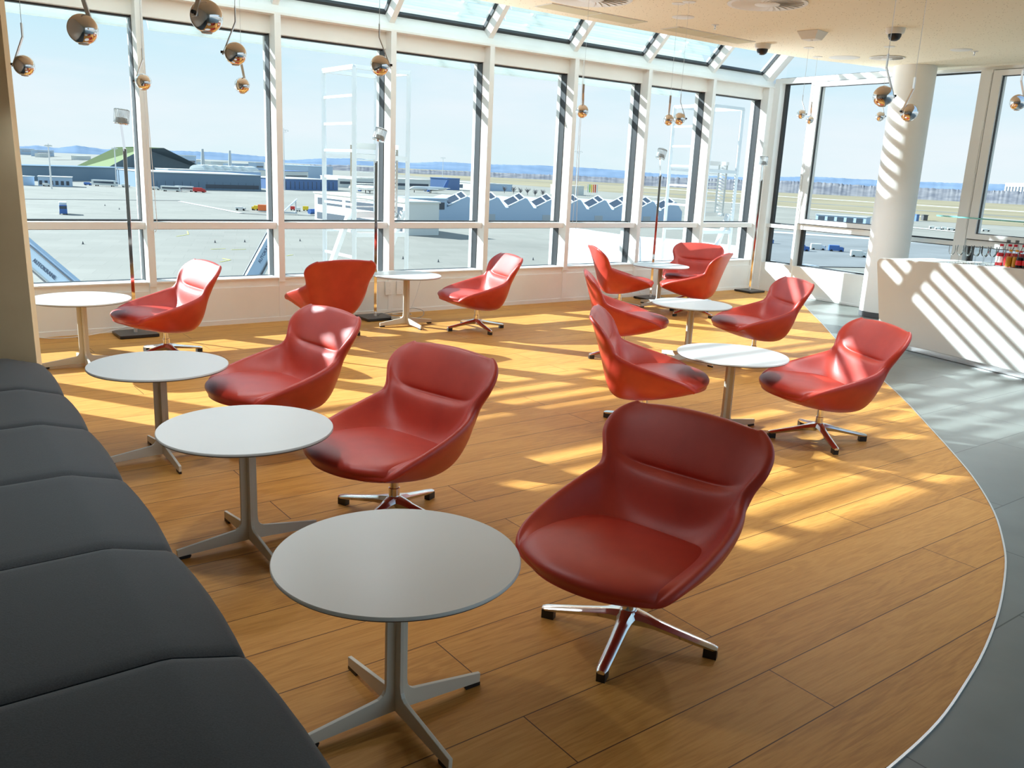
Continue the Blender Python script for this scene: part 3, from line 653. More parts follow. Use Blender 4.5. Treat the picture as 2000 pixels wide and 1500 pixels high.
def panel(c, lx, ly, lab):
    t = empty('ceiling_panel', (c[0], c[1], 3.0), A1); tag(t, lab, 'ceiling panel')
    MB().box((0, 0, -.003), (lx, ly, .006)).obj('frame', 'ceilwhite', t)
    for k in (-1, 1): MB().box((k*lx/4, 0, -.006), (lx/2-.02, ly-.022, .003)).obj('cover', M['ceilpan'], t)
M['ceilpan'] = mat('plain beige panel', srgb(205, 198, 165), .8)
panel((.58, 8.44), 1.16, .24, 'double rectangular flush panel in the ceiling edge, nearer one')
panel((1.83, 9.34), 1.16, .24, 'double rectangular flush panel in the ceiling edge, farther one')
def disc(x, y, r, h, nm, lab, cat, m_='ceilwhite', inner=None):
    t = empty(nm, (x, y, 3.0)); tag(t, lab, cat)
    MB().lathe([(0, -h), (r*.93, -h), (r, -h*.5), (r, 0)], (0, 0, 0), 32).obj('cover', m_, t, True)
    MB().lathe([(r*.9, -h-.001), (r*1.04, -h*.4-.001), (r*1.06, 0), (r*1.0, 0)], (0, 0, 0), 32).obj('rim', 'ceilwhite', t, True)
disc(1.39, 8.38, .095, .006, 'ceiling_speaker', 'flat round white speaker in the ceiling between the two panels', 'speaker', M['ceilpan'])
disc(4.46, 9.51, .10, .006, 'ceiling_speaker', 'flat round white speaker in the ceiling over the bar end', 'speaker', M['ceilpan'])
disc(3.60, 10.46, .16, .004, 'ceiling_hatch', 'flat round hatch in the ceiling next to the small swirl vent', 'hatch', M['ceilpan'])
for x, y, lab in ((1.75, 8.70, 'small sprinkler head in the ceiling near the flat round speaker'), (4.63, 9.57, 'small sprinkler head in the ceiling above the bar')):
    t = empty('ceiling_sprinkler', (x, y, 3.0)); tag(t, lab, 'sprinkler')
    MB().lathe([(.038, 0), (.034, -.004), (.012, -.006)], (0, 0, 0), 20).obj('rosette', 'ceilwhite', t, True)
    MB().lathe([(.009, 0), (.009, -.02), (.004, -.03), (.014, -.042), (.002, -.044)], (0, 0, 0), 12).obj('head', 'steel', t, True)
t = empty('ceiling_box', (2.71, 8.84, 3.0), R_(45)); tag(t, 'white pyramid-shaped access point box on the ceiling', 'box')
MB().hexa([(-.07, -.07, -.075), (.07, -.07, -.075), (.07, .07, -.075), (-.07, .07, -.075), (-.11, -.11, 0), (.11, -.11, 0), (.11, .11, 0), (-.11, .11, 0)]).obj('housing', 'ceilwhite', t, False, .006)
MB().lathe([(0, -.082), (.012, -.080), (.014, -.075)], (0, 0, 0), 16).obj('indicator', 'bulb', t, True)
for x, y, lab in ((2.48, 9.74, 'black dome camera on the ceiling at the edge of the roof lights'), (3.34, 8.45, 'black dome camera on the ceiling in front of the column')):
    t = empty('dome_camera', (x, y, 3.0)); tag(t, lab, 'camera', 'ceiling cameras')
    MB().lathe([(.085, 0), (.08, -.04), (.07, -.05), (.05, -.052)], (0, 0, 0), 28).obj('housing', 'ceilwhite', t, True)
    MB().lathe([(.058, -.05), (.057, -.07), (.045, -.095), (.025, -.108), (0, -.112)], (0, 0, 0), 28).obj('dome', 'black', t, True)

# ================================================================== WALL FITTINGS
def socket(px, py, lab):
    s, z = onw(px, py, U1, N1, C1)
    t = empty('wall_socket', W1(s, .0045, z), A1); tag(t, lab, 'socket', 'wall sockets under the third window')
    MB().box((0, -.004, 0), (.075, .008, .075)).obj('plate', 'white', t, False, .002)
    cyl = MB(); 
    P = [(.021*math.cos(q*PI/10), 0, .021*math.sin(q*PI/10)) for q in range(20)]
    cyl.add([(x, -.0085, z_) for x, _, z_ in P]+[(x*.9, -.006, z_*.9) for x, _, z_ in P], [(q, (q+1) % 20, 20+(q+1) % 20, 20+q) for q in range(20)]+[tuple(range(20, 40))])
    cyl.obj('recess', M['sockrec'], t)
    for k in (-1, 1): MB().tube([(k*.0095, -.007, 0), (k*.0095, -.0045, 0)], .0028, 8).obj('hole', 'black', t)
M['sockrec'] = mat('socket recess', (.45, .44, .42), .5)
for px, py, lab in ((757.5, 556, 'wall socket in the upper row, farther from the table leg'), (779.5, 555, 'wall socket in the upper row, beside the table leg'), (757.5, 569, 'wall socket in the lower row, farther from the table leg'), (779.5, 568, 'wall socket in the lower row, beside the table leg')): socket(px, py, lab)
for s, lab in ((2.15, 'white blind cord loop hanging on the first window post'), (7.17, 'white blind cord loop hanging on the fifth window post')):
    pts = [W1(s, .03, 2.9), W1(s-.012, .03, 1.5), W1(s-.02, .03, .97), W1(s-.005, .03, .915), W1(s+.025, .03, .90), W1(s+.045, .03, .94), W1(s+.04, .03, 1.1), W1(s+.015, .03, 2.0), W1(s+.008, .03, 2.9)]
    tag(MB().tube(pts, .003, 6).obj('blind_cord', 'cablewhite', None, True), lab, 'cord', 'blind cords')

# ================================================================== BAR
BAo = Vector((3.9135, 8.6878, 0)); BAd = (Vector((4.5062, 7.4498, 0))-BAo).normalized(); BAn = Vector((-BAd.y, BAd.x, 0))
if BAn.x < 0: BAn = -BAn
def zt(a): return .879+.0447*(a+.43)
def BA(a, d, z): return BAo+BAd*a+BAn*d+Z*z
t = empty('bar_counter', BA(1.5, .3, 0)); tag(t, 'white bar counter with a smooth slab front beside the column, striped by sun and shade', 'bar')
def putb(mb, name, m, **k):
    o = mb.obj(name, m, t, **k); o.location = -t.location; return o
RE = 3.2
fp = [(-.385, .055), (RE, .055), (RE, zt(RE)), (-.36, zt(-.36)), (-.395, zt(-.4)-.012), (-.412, zt(-.41)-.04), (-.25, .06)]
fp = [(-.245, .055), (RE, .055), (RE, zt(RE)), (-.375, zt(-.375)), (-.405, zt(-.4)-.012), (-.422, zt(-.42)-.045)]
putb(MB().prism(fp, lambda p, e: BA(p[0], (0, .05)[e], p[1])), 'front_panel', 'bar', bevel=.006)
putb(MB().prism([(-.36, zt(-.36)-.03), (RE, zt(RE)-.03), (RE, zt(RE)-.002), (-.36, zt(-.36)-.002)], lambda p, e: BA(p[0], (.05, .72)[e], p[1])), 'counter_top', 'bar')
putb(MB().prism([(-.18, .055), (RE, .055), (RE, .86), (-.30, .80)], lambda p, e: BA(p[0], (.0501, .62)[e], p[1])), 'carcass', 'white')
putb(MB().fbox(BA, -.2, RE, .045, .10, .0, .055), 'kick_strip', 'steel')
gs = empty('glass_shelf', BA(1.5, .45, 1.3)); tag(gs, 'clear glass shelf with a green edge floating above the bar counter', 'shelf')
def barpx(px, py, d):
    r = ray(px, py); q = (BAo+BAn*d-CAM).dot(BAn)/r.dot(BAn); X = CAM+r*q; return (X-BAo).dot(BAd), X.z
sa, sz = barpx(1829, 422, .34); sb_, sz2 = barpx(1998, 433, .34)
MB().fbox(lambda a, d, z: BA(a, d, z)-gs.location, sa, 3.2, .34, .64, sz, sz+.012).obj('pane', 'glassgreen', gs)
MB().fbox(lambda a, d, z: BA(a, d, z)-gs.location, sa, 3.2, .3385, .341, sz, sz+.012).obj('front_edge', M['edgegreen'] if 'edgegreen' in M else mat('green glass edge', srgb(120, 200, 196), .2), gs)
MB().box(BA(sb_+.02, .42, sz-.01)-gs.location, (.09, .05, .02), 0).obj('clamp', 'black', gs)
MB().tube([BA(sb_+.45, .5, zt(1.6))-gs.location, BA(sb_+.45, .5, sz)-gs.location], .012, 12).obj('post', 'steel', gs)
# stemmed glasses
def make_glass():
    t = empty('wine_glass')
    MB().lathe([(0, 0), (.030, .001), (.031, .003), (.006, .007), (.0035, .012), (.0035, .065), (.006, .072), (.020, .085), (.028, .105), (.030, .13), (.027, .17), (.0262, .17), (.029, .13), (.027, .106), (.019, .087), (.004, .076), (0, .0755)], (0, 0, 0), 20).obj('bowl', 'drinkglass', t, True)
    return t
gp0 = make_glass(); first = True
rows_n = ['front', 'second', 'third', 'back']; pos_n = ['first', 'second', 'third', 'fourth', 'fifth']
for i in range(5):
    for k in range(3):
        o = gp0 if first else copy_tree(gp0); first = False
        a = .34+.088*i+.02*k; o.location = BA(a, .13+.085*k, zt(a)-.001)
        tag(o, 'clear stemmed glass standing in the cluster on the bar counter', 'glass', 'stemmed glasses on the bar')
def bottle(a, d, h, r, body, liq, cap, lab, cat, band=None, lvl=.6):
    t = empty('drink_bottle', BA(a, d, zt(a)+.0015)); tag(t, lab, 'bottle', 'drink bottles on the bar')
    prof = [(0, 0), (r*.9, 0), (r, .008), (r, h*.50), (r*.93, h*.58), (r*.62, h*.74), (r*.42, h*.84), (r*.40, h*.93), (0, h*.93)]
    MB().lathe(prof, (0, 0, 0), 20).obj('body', body, t, True)
    lv = h*lvl
    lp = [(0, .004), (r*.86, .004), (r*.93, .012), (r*.93, min(lv, h*.5))] + ([(r*.80, min(lv, h*.62))] if lv > h*.5 else []) + [(0, min(lv, h*.62))]
    if liq: MB().lathe(lp, (0, 0, 0), 20).obj('drink', liq, t, True)
    if band: MB().lathe([(r*1.01, h*.16), (r*1.03, h*.18), (r*1.03, h*.42), (r*1.01, h*.44)], (0, 0, 0), 20).obj('label', band, t, True)
    MB().lathe([(r*.50, h*.90), (r*.50, h*.995), (r*.42, h), (0, h)], (0, 0, 0), 16).obj('cap', cap, t, True)
for nm, c in (('capred', srgb(215, 35, 55)), ('cola', (.012, .006, .004)), ('juice', srgb(235, 165, 30)), ('capor', srgb(240, 160, 30)), ('capgrey', srgb(120, 122, 120)), ('redlabel', srgb(228, 42, 48)), ('whitelabel', (.8, .8, .8)), ('reddrink', srgb(230, 60, 66))): M[nm] = mat(nm, c, .35)
for i in range(5):
    a = .74+.085*i
    bottle(a, .36, .235, .034, 'drinkglass', None, 'capgrey', ['first', 'second', 'third', 'fourth', 'fifth'][i]+' grey-capped water bottle from the glasses, in the back row on the bar', 'bottle', None)
for i in range(6):
    a = .78+.068*i
    bottle(a, .22+.02*(i % 2), .20, .033, 'drinkglass', 'reddrink', 'capred', ['first', 'second', 'third', 'fourth', 'fifth', 'sixth'][i]+' tall red-capped bottle from the glasses, middle row on the bar', 'bottle', 'redlabel' if i else 'whitelabel')
for i in range(2):
    bottle(.94+.062*i, .13, .155, .029, 'drinkglass', 'juice', 'capor', 'orange-capped juice bottle in the front row, '+('next to the tall red-capped ones', 'next to the small cola bottles')[i], 'bottle', None)
for i in range(5):
    bottle(1.06+.062*i, .10, .150, .029, 'drinkglass', 'cola', 'capred', ['first', 'second', 'third', 'fourth', 'fifth'][i]+' small cola bottle after the juice bottles in the front row on the bar', 'bottle', 'redlabel', .62)

# ================================================================== OUTSIDE: sun louvres, access frames, roof edge
for r0, r1, lab in ((-1.5, 2.4, 'pale frosted sun louvres outside above the first windows'), (2.5, 6.3, 'pale frosted sun louvres outside above the middle windows'), (6.4, 10.05, 'pale frosted sun louvres outside above the far windows')):
    t = empty('sun_louvre', W1((r0+r1)/2, -1, 3)); tag(t, lab, 'louvre', 'sun louvres outside')
    for k in range(24):
        d, z = -1.10+.108*k, 2.825+.108*k; ch = .080; ct, st_ = math.cos(R_(118)), math.sin(R_(118))
        P = [(ch, .0), (ch*.72, .005), (ch*.4, .007), (0, .007), (-ch*.5, .005), (-ch, 0), (-ch*.8, -.008), (-ch*.62, -.004), (-ch*.35, -.011), (-ch*.1, -.004), (ch*.2, -.011), (ch*.5, -.004), (ch*.8, -.007)]
        P = [(a_*ct-b_*st_, a_*st_+b_*ct) for a_, b_ in P]
        MB().prism(P, lambda p, e: W1((r0, r1)[e], d+p[0], z+p[1])-t.location).obj('blade', 'louvre', t)
    for s in (r0+.45, r1-.45):
        mb = MB(); mb.bar(W1(s, -1.22, 2.79)-t.location, W1(s, 1.4, 5.41)-t.location, .05, .05); mb.bar(W1(s, -.3, 3.10)-t.location, W1(s, -.78, 3.22)-t.location, .05, .05); mb.obj('bracket', 'outwhite', t)
def access_frame(s0, s1, D, zt_, lab):
    t = empty('access_frame', W1((s0+s1)/2, -D, -3)); tag(t, lab, 'frame', 'white access frames on the roof outside')
    L = lambda s, d, z: W1(s, d, z)-t.location
    dp = .95; b0 = -2.6
    for s in (s0, s1):
        for d in (-D, -D-dp): MB().bar(L(s, d, b0), L(s, d, zt_), .055, .055).obj('post', 'outwhite', t)
    mb = MB()
    for s in (s0, s1): mb.bar(L(s, -D, zt_), L(s, -D-dp, zt_), .05, .06)
    for d in (-D, -D-dp): mb.bar(L(s0, d, zt_), L(s1, d, zt_), .06, .05)
    mb.obj('top_frame', 'outwhite', t)
    for z in [zt_-.36*k for k in range(1, 12)]:
        MB().bar(L(s0, -D, z), L(s0, -D-dp, z), .035, .035).obj('rung', 'outwhite', t)
    mb = MB()
    for z in (zt_-1.15, .62, -.35):
        mb.bar(L(s0, -D, z), L(s1, -D, z), .045, .06); mb.bar(L(s0, -D-dp, z), L(s1, -D-dp, z), .045, .05); mb.bar(L(s1, -D, z), L(s1, -D-dp, z), .045, .05)
    mb.obj('crossbar', 'outwhite', t)
    for s in (s0, s1):
        MB().bar(L(s, -D-.1, .95), L(s-1.35, -D-.1, -2.4), .09, .06).obj('raker', 'outwhite', t)
    cage = MB(); z0, z1 = zt_-1.95, zt_-1.0
    for k in range(12): z = z0+.04+k*(z1-z0-.08)/11; cage.bar(L(s0+.09, -D-.2, z), L(s1-.3, -D-.2, z), .01, .018); 
    for k in range(16): z = z0+.04+k*(z1-z0-.08)/15; cage.bar(L(s1-.26, -D-.2, z+.03), L(s1-.08, -D-.2, z-.02), .012, .03)
    cage.bar(L(s0+.06, -D-.2, z0), L(s1-.05, -D-.2, z0), .09, .07); cage.bar(L(s0+.06, -D-.2, z1), L(s1-.05, -D-.2, z1), .07, .06)
    for s in (s0+.06, s1-.28, s1-.06): cage.bar(L(s, -D-.2, z0), L(s, -D-.2, z1), .03, .03)
    cage.obj('cage', 'alu', t)
D1 = 2.7
s0, zz = onw(692, 130, U1, N1, C1, -D1); s1, _ = onw(799, 140, U1, N1, C1, -D1)
access_frame(s0, s1, D1, zz, 'tall white steel access frame with ladder rungs and a slatted cage, outside the third window')
s1b, zz2 = onw(1452, 213, U1, N1, C1, -D1)
access_frame(s1b-(s1-s0), s1b, D1, zz2, 'white steel access frame with ladder rungs outside the windows next to the corner')
# the lower roof in front of the windows and the parapet round the corner
rp = [onz(x, y, -1.2) for x, y in ((1094, 440), (1220, 460), (1330, 468), (1480, 484), (1480, 570), (1250, 541), (1160, 516), (1094, 497))]
n = len(rp); o = MB().add([p-Z*.5 for p in rp]+rp, [tuple(range(n, 2*n)), tuple(reversed(range(n)))]+[(i, (i+1) % n, n+(i+1) % n, n+i) for i in range(n)]).obj('roof_lower', mat('white ribbed roof', (.78, .78, .76), .6)); struct(o)
mb = MB()
for k in range(34):
    p = onz(1094, 496-k*1.6, -1.2); q_ = onz(1250, 541-k*2.3, -1.2); mb.bar(p+Z*.02, q_+Z*.02, .06, .05)
struct(mb.obj('roof_lower_ribs', 'roofgrey2'))
mb = MB(); mb.fbox(W1, 9.0, 14.5, -1.3, -1.6, -2.6, .10); struct(mb.obj('wall_parapet', 'outwhite'))
mb = MB(); mb.fbox(W2, SC2-1.5, 0, -1.5, -1.8, -4, .12)
for k in range(12): mb.fbox(W2, SC2-1.4+.62*k, SC2-1.395+.62*k, -1.498, -1.5, -.5, .12, 1)
struct(mb.obj('wall_parapet_side', ['outwhite', 'plinth']))
mb = MB(); mb.fbox(W1, -3, 6.9, -.33, -.55, .30, .36); struct(mb.obj('trim_4', 'outwhite'))

# ================================================================== THE AIRFIELD
M['apron'] = tiles('concrete apron', srgb(143, 137, 125), srgb(150, 143, 131), srgb(133, 127, 116), 7.5, 7.5, .05, .8, .3, noise=.02)
M['field'] = noise_col(mat('dry grass field', (.3, .26, .17), .9), srgb(138, 124, 94), srgb(158, 142, 110), .006, 5)
M['runway'] = mat('pale concrete', srgb(205, 203, 195), .8)
M['asphalt'] = noise_col(mat('grey asphalt', (.2, .2, .2), .85), srgb(120, 120, 118), srgb(136, 136, 134), .05)
M['hill'] = noise_col(mat('hazed wooded hill', (.2, .3, .5), 1, 0, 0), srgb(112, 130, 152), srgb(128, 144, 164), .004, 6)  # blue-grey stands in for the distance haze over the woods
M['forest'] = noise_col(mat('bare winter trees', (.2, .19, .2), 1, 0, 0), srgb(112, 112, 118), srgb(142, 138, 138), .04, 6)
M['mound'] = noise_col(mat('grassy mound', (.12, .16, .07), 1, 0, 0), srgb(88, 104, 70), srgb(112, 124, 78), .02, 4)
M['moundface'] = noise_col(mat('slope in painted shade', (.1, .14, .18), 1, 0, 0), srgb(128, 146, 160), srgb(140, 156, 168), .03, 4); M['grassgreen'] = mat('grass in painted sun', srgb(126, 138, 92), 1)  # slate tone has the mound's shade and some haze painted in
M['bluewall'] = mat('hazed blue grey cladding', srgb(182, 202, 222), .6)  # this and the next two cladding tones are lightened to imitate haze
M['darkwall'] = mat('hazed slate cladding', srgb(116, 136, 154), .6)
M['navy'] = mat('hazed blue cladding', srgb(96, 126, 172), .6)
M['window'] = mat('dark window band', srgb(70, 80, 92), .2)
M['offwhite'] = mat('off white render', srgb(226, 226, 220), .7)
M['roofgrey'] = mat('light grey roof', srgb(190, 194, 196), .7)
M['orange'] = mat('orange paint', srgb(244, 120, 60), .5); M['yellow'] = mat('yellow paint', srgb(240, 205, 50), .5)
M['paleyellow'] = mat('worn yellow marking', srgb(214, 206, 110), .8); M['green'] = mat('green paint', srgb(140, 200, 90), .5); M['red'] = mat('red paint', srgb(205, 60, 55), .5); M['blue'] = mat('blue paint', srgb(70, 110, 175), .5)
M['tyre'] = mat('black tyre', (.02, .02, .02), .8)
mb = MB(); mb.add([(-16000, -200, GZ), (16000, -200, GZ), (16000, 16000, GZ), (-16000, 16000, GZ)], [(0, 1, 2, 3)]); struct(mb.obj('ground_apron', 'apron'))
def flat(pts, z, m, name, th=.1):
    P = [Vector((p.x, p.y, z)) for p in pts]; n = len(P)
    o = MB().add([p-Z*th for p in P]+P, [tuple(range(n, 2*n))]+[(i, (i+1) % n, n+(i+1) % n, n+i) for i in range(n)]).obj(name, m); return struct(o)
far = lambda x: aty(x, 0, 1)*0+Vector((ray(x, 400).x, ray(x, 400).y, 0)).normalized()*7000
flat([gp(780, 341), gp(960, 357), gp(1240, 379), gp(1520, 404), gp(1800, 431), gp(2400, 468), Vector((9000, 3000, 0)), Vector((7000, 9000, 0)), Vector((-1500, 9000, 0))], GZ+.12, 'field', 'ground_field')
def strip(x0, y0, x1, y1, w, m, name='road_strip', z=GZ+.25):
    a, b = gp(x0, y0), gp(x1, y1); d = (b-a).normalized(); q = Vector((-d.y, d.x, 0))*w/2; flat([a-q, b-q, b+q, a+q], z, m, name, .06)
strip(1230, 365, 2050, 417, 38, 'runway'); strip(1230, 357, 2050, 395, 40, 'runway'); strip(1230, 374, 2050, 428, 22, 'asphalt'); strip(1230, 382, 1800, 424, 20, 'runway', z=GZ+.26)
strip(1740, 441, 2050, 471, 9, 'runway', z=GZ+.3); strip(1480, 452, 2050, 492, 12, 'runway', z=GZ+.3); strip(940, 349, 1300, 367, 30, 'asphalt')
flat([gp(1470, 470), gp(1480, 448), gp(1700, 462), gp(2060, 490), gp(2060, 530), gp(1500, 520)], GZ+.22, 'asphalt', 'road_yard')
strip(40, 389, 350, 392, 2.5, 'asphalt', 'road_kerb'); strip(352, 394, 472, 417, 2.2, 'outwhite', 'road_line', GZ+.2); strip(472, 417, 530, 421, 1.5, 'asphalt', 'road_edge')
# yellow guide lines on the apron
for pts in ([(412, 487), (440, 486)], [(452, 488), (480, 487)], [(430, 512), (450, 508), (435, 505)], [(345, 462), (368, 458), (366, 452)], [(560, 500), (572, 498)]):
    for (a, b) in zip(pts[:-1], pts[1:]): strip(a[0], a[1], b[0], b[1], .3, 'paleyellow', 'road_marking', GZ+.08)
# hills, forest, mound
def ridge(pts, dist, depth, m, name, jit, step, label=None):
    xs = [p[0] for p in pts]; P = []; x = xs[0]; rnd = random.Random(3)
    tops = []
    while x <= xs[-1]:
        for (a, b) in zip(pts[:-1], pts[1:]):
            if a[0] <= x <= b[0]: y = lerp(a[1], b[1], (x-a[0])/(b[0]-a[0])); break
        r = ray(x, y+rnd.uniform(-jit, jit)); h = math.hypot(r.x, r.y); T = CAM+r*(dist/h); tops.append(T); x += step
    V = []; F = []
    for T in tops:
        q = Vector((T.x, T.y, 0)).normalized()
        V += [Vector((T.x, T.y, GZ))-q*depth*.4, Vector((T.x, T.y, lerp(GZ, T.z, .72)))-q*depth*.12, T, Vector((T.x, T.y, lerp(GZ, T.z, .6)))+q*depth*.3, Vector((T.x, T.y, GZ))+q*depth*.6]
    for i in range(len(tops)-1):
        for k in range(4): F.append((i*5+k, (i+1)*5+k, (i+1)*5+k+1, i*5+k+1))
    return MB().add(V, F).obj(name, m, None, True)
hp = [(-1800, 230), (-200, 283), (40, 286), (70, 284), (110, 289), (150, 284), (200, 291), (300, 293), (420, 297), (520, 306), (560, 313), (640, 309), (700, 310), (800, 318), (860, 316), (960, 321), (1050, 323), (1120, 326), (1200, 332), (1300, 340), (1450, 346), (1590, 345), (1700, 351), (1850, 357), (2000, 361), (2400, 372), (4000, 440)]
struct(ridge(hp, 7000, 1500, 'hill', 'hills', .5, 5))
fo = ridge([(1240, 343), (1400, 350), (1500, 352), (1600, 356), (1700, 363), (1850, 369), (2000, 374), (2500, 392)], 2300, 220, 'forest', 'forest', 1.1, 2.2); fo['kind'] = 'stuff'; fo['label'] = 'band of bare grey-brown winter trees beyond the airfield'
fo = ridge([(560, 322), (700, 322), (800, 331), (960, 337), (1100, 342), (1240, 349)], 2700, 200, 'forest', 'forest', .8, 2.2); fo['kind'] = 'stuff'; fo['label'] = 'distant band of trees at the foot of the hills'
a, b = gp(176, 345), gp(432, 345); ctr = (a+b)/2; q = Vector((ctr.x, ctr.y, 0)).normalized(); q2 = (b-a).normalized(); wid = (b-a).length; q = Vector((-q2.y, q2.x, 0))
tl, tr_ = aty(281, 290, a.y+60), aty(320, 289, a.y+60); ph = tl.z
mb = MB(); P = [Vector((p.x, p.y, GZ)) for p in (a, b, b+q*60+q2*40, a+q*60+q2*40)]+[tl, tr_, tr_+q*30, tl+q*30]
mb.add(P, [(3, 2, 1, 0), (4, 5, 6, 7), (1, 2, 6, 5), (2, 3, 7, 6)], 0); mb.add(P, [(0, 1, 5, 4)], 1); mb.add(P, [(3, 0, 4, 7)], 2)  # front face painted in its shade tone, left slope in sunlit green
hm = mb.obj('grass_hill', ['mound', 'moundface', 'grassgreen']); tag(hm, 'steep flat-topped mound with one green slope behind the long dark hangar', 'hill')

def bld(x0, yb0, x1, yb1, ytop, depth, name, label, cat, wall, roof='roofgrey', bands=(), parent=None, group=None):
    """A box building whose front wall runs between two ground points; bands: (x from, x to, z from, z to) as shares of the front, a window strip each."""
    A, B = gp(x0, yb0), gp(x1, yb1); e = (B-A); L = e.length; e.normalize(); q = Vector((-e.y, e.x, 0))
    if q.dot(A) < 0: q = -q
    hz = aty((x0+x1)/2, ytop, (A.y+B.y)/2).z-GZ
    t = empty(name, (A+B)/2); tag(t, label, cat, group); o0 = t.location
    Wf = lambda s, d, z: A+e*s+q*d+Z*z-o0
    MB().fbox(Wf, 0, L, 0, depth, 0, hz).obj('wall', wall, t)
    MB().fbox(Wf, -.4, L+.4, -.4, depth+.4, hz, hz+max(.35, hz*.05)).obj('roof', roof, t)
    for (u0, u1, v0, v1) in bands: MB().fbox(Wf, L*u0, L*u1, -.08, .02, hz*v0, hz*v1).obj('window', 'window', t)
    return t, Wf, L, hz
bld(75, 363, 141, 365, 346, 14, 'shed', 'long pale blue shed at the edge of the apron behind a light mast', 'building', 'bluewall', 'offwhite', [(.03+.16*k, .12+.16*k, .15, .6) for k in range(6)])
bld(40, 362, 68, 362, 345, 14, 'shed', 'shorter blue shed in front of the long one at the apron edge', 'building', 'bluewall', 'offwhite')
bld(40, 352, 285, 354, 327, 40, 'tree_belt', 'dark planted bank behind the sheds', 'bank', M['moundface'], M['moundface'])
bld(285, 368, 510, 373, 340, 70, 'hangar', 'long dark hangar with a pale curved roof edge below the grass mound', 'building', 'darkwall', 'roofgrey', [(.02+.07*k, .022+.07*k, .05, .5) for k in range(14)]+[(.5, .98, .1, .35)])
t, Wf, L, hz = bld(330, 358, 510, 362, 334, 25, 'hall', 'pale hall with a row of white domed roof humps', 'building', 'bluewall', 'offwhite')
for k in range(6):
    mb = MB(); c = Wf(L*(.36+.1*k), 12, hz+.5); n = 10; P = [(math.cos(PI*q/n)*6.5, math.sin(PI*q/n)*4.2) for q in range(n+1)]
    mb.add([c+Vector((x, 0, z)) for x, z in P]+[c+Vector((x, 30, z)) for x, z in P], [(q, q+1, n+2+q, n+1+q) for q in range(n)]+[tuple(range(n+1)), tuple(range(n+1, 2*n+2))]); mb.obj('roof_hump', 'offwhite', t, True)
bi = 0
for (x0, x1, yt, yb, w_, lab) in ((40, 68, 291, 320, 'bluewall', 'blue terraced office block far off by the end wall'), (70, 106, 294, 314, 'bluewall', 'long blue office block in front of the hills, behind a light mast'), (78, 98, 300, 318, 'offwhite', 'small white house below the long blue office block'), (150, 178, 305, 318, 'offwhite', 'cluster of white houses on the slope before the hills'),
                              (110, 150, 314, 322, 'offwhite', 'flat white warehouse roof above the green bank'), (384, 398, 313, 333, 'offwhite', 'white cube building at the foot of the first chimney'), (398, 412, 317, 333, 'bluewall', 'blue glazed building beside the white cube'), (412, 446, 316, 330, 'offwhite', 'low pale works building between the two chimneys'),
                              (450, 500, 320, 336, 'bluewall', 'pale blue works hall with square windows behind the second chimney'), (500, 516, 318, 336, 'bluewall', 'blue block at the end of the works, next to a window post'), (362, 384, 305, 318, 'bluewall', 'row of pale blue silos behind the mound')):
    hzn = 332+.0463*((x0+x1)/2-1000)+14+bi; bi += 1.7
    bld(x0, hzn, x1, hzn, yt, 12, 'building', lab, 'building', w_, 'offwhite', [(.1, .9, .55, .7)] if w_ == 'bluewall' else [])
def mast(px, yb, yt, r, nm, lab, cat, heads=True, col_='steel', group=None, Y=None):
    g = gp(px, yb) if Y is None else Vector((aty(px, yb, Y).x, Y, GZ)); top = aty(px, yt, g.y).z
    t = empty(nm, g); tag(t, lab, cat, group); h = top-GZ
    MB().lathe([(r*1.3, 0), (r, h*.3), (r*.6, h)], (0, 0, 0), 10).obj('pole', col_, t, True)
    if heads:
        w_ = h*.07
        MB().box((0, 0, h*.97), (w_*2, .25, .25)).obj('crossarm', col_, t); MB().box((0, 0, h*.93), (w_*1.4, .2, .2)).obj('crossarm', col_, t)
        for k in (-1, -.4, .4, 1): MB().box((k*w_, 0, h*.955), (.9, .7, .5)).obj('floodlight', 'offwhite', t)
mast(101, 369, 281, .5, 'light_mast', 'tall pale floodlight mast in front of the blue shed', 'light mast', group='floodlight masts'); mast(228, 360, 287, .5, 'light_mast', 'tall pale floodlight mast behind the bus', 'light mast', group='floodlight masts')
mast(556, 372, 250, .4, 'light_mast', 'thin grey floodlight mast next to the second window post', 'light mast', group='floodlight masts'); mast(864, 366, 306, .35, 'light_mast', 'slim mast above the dark blue cube building', 'light mast', group='floodlight masts')
mast(1124, 392, 292, .35, 'light_mast', 'thin white floodlight mast outside the sixth window', 'light mast', True, 'outwhite', 'floodlight masts')
for px, yt, lab in ((397, 291, 'tall chimney rising from the white cube building'), (450, 294, 'tall chimney behind the works hall')): mast(px, 336, yt, 3, 'chimney', lab, 'chimney', False, 'roofgrey', 'works chimneys')
# middle: blue depot, quay wall, cube, white office, saw-tooth hangar
bld(556, 371, 660, 372, 351, 60, 'depot', 'long dark blue depot across the apron behind the ladder frame', 'building', 'navy', 'roofgrey', [(.02+.08*k, .03+.08*k, .1, .8) for k in range(12)])
bld(556, 352, 602, 352, 335, 40, 'office_block', 'white office block with blue attic beside the thin mast', 'building', 'offwhite', 'navy', [(.05, .95, .4, .55)])
bld(602, 350, 650, 350, 326, 60, 'depot', 'blue warehouse with sloping gable behind the long depot', 'building', 'bluewall', 'bluewall')
bld(660, 366, 840, 371, 349, 40, 'pier', 'long white terminal pier with a dark window band behind the parked jets', 'building', 'offwhite', 'offwhite', [(.02, .98, .35, .6)])
bld(840, 369, 873, 371, 348, 25, 'cube_building', 'dark blue cube building behind the white jet tail', 'building', 'navy', 'navy')
bld(873, 368, 935, 372, 356, 30, 'pavilion', 'low white pavilion beside the dark blue cube', 'building', 'offwhite', 'offwhite', [(.1, .5, .2, .7)])
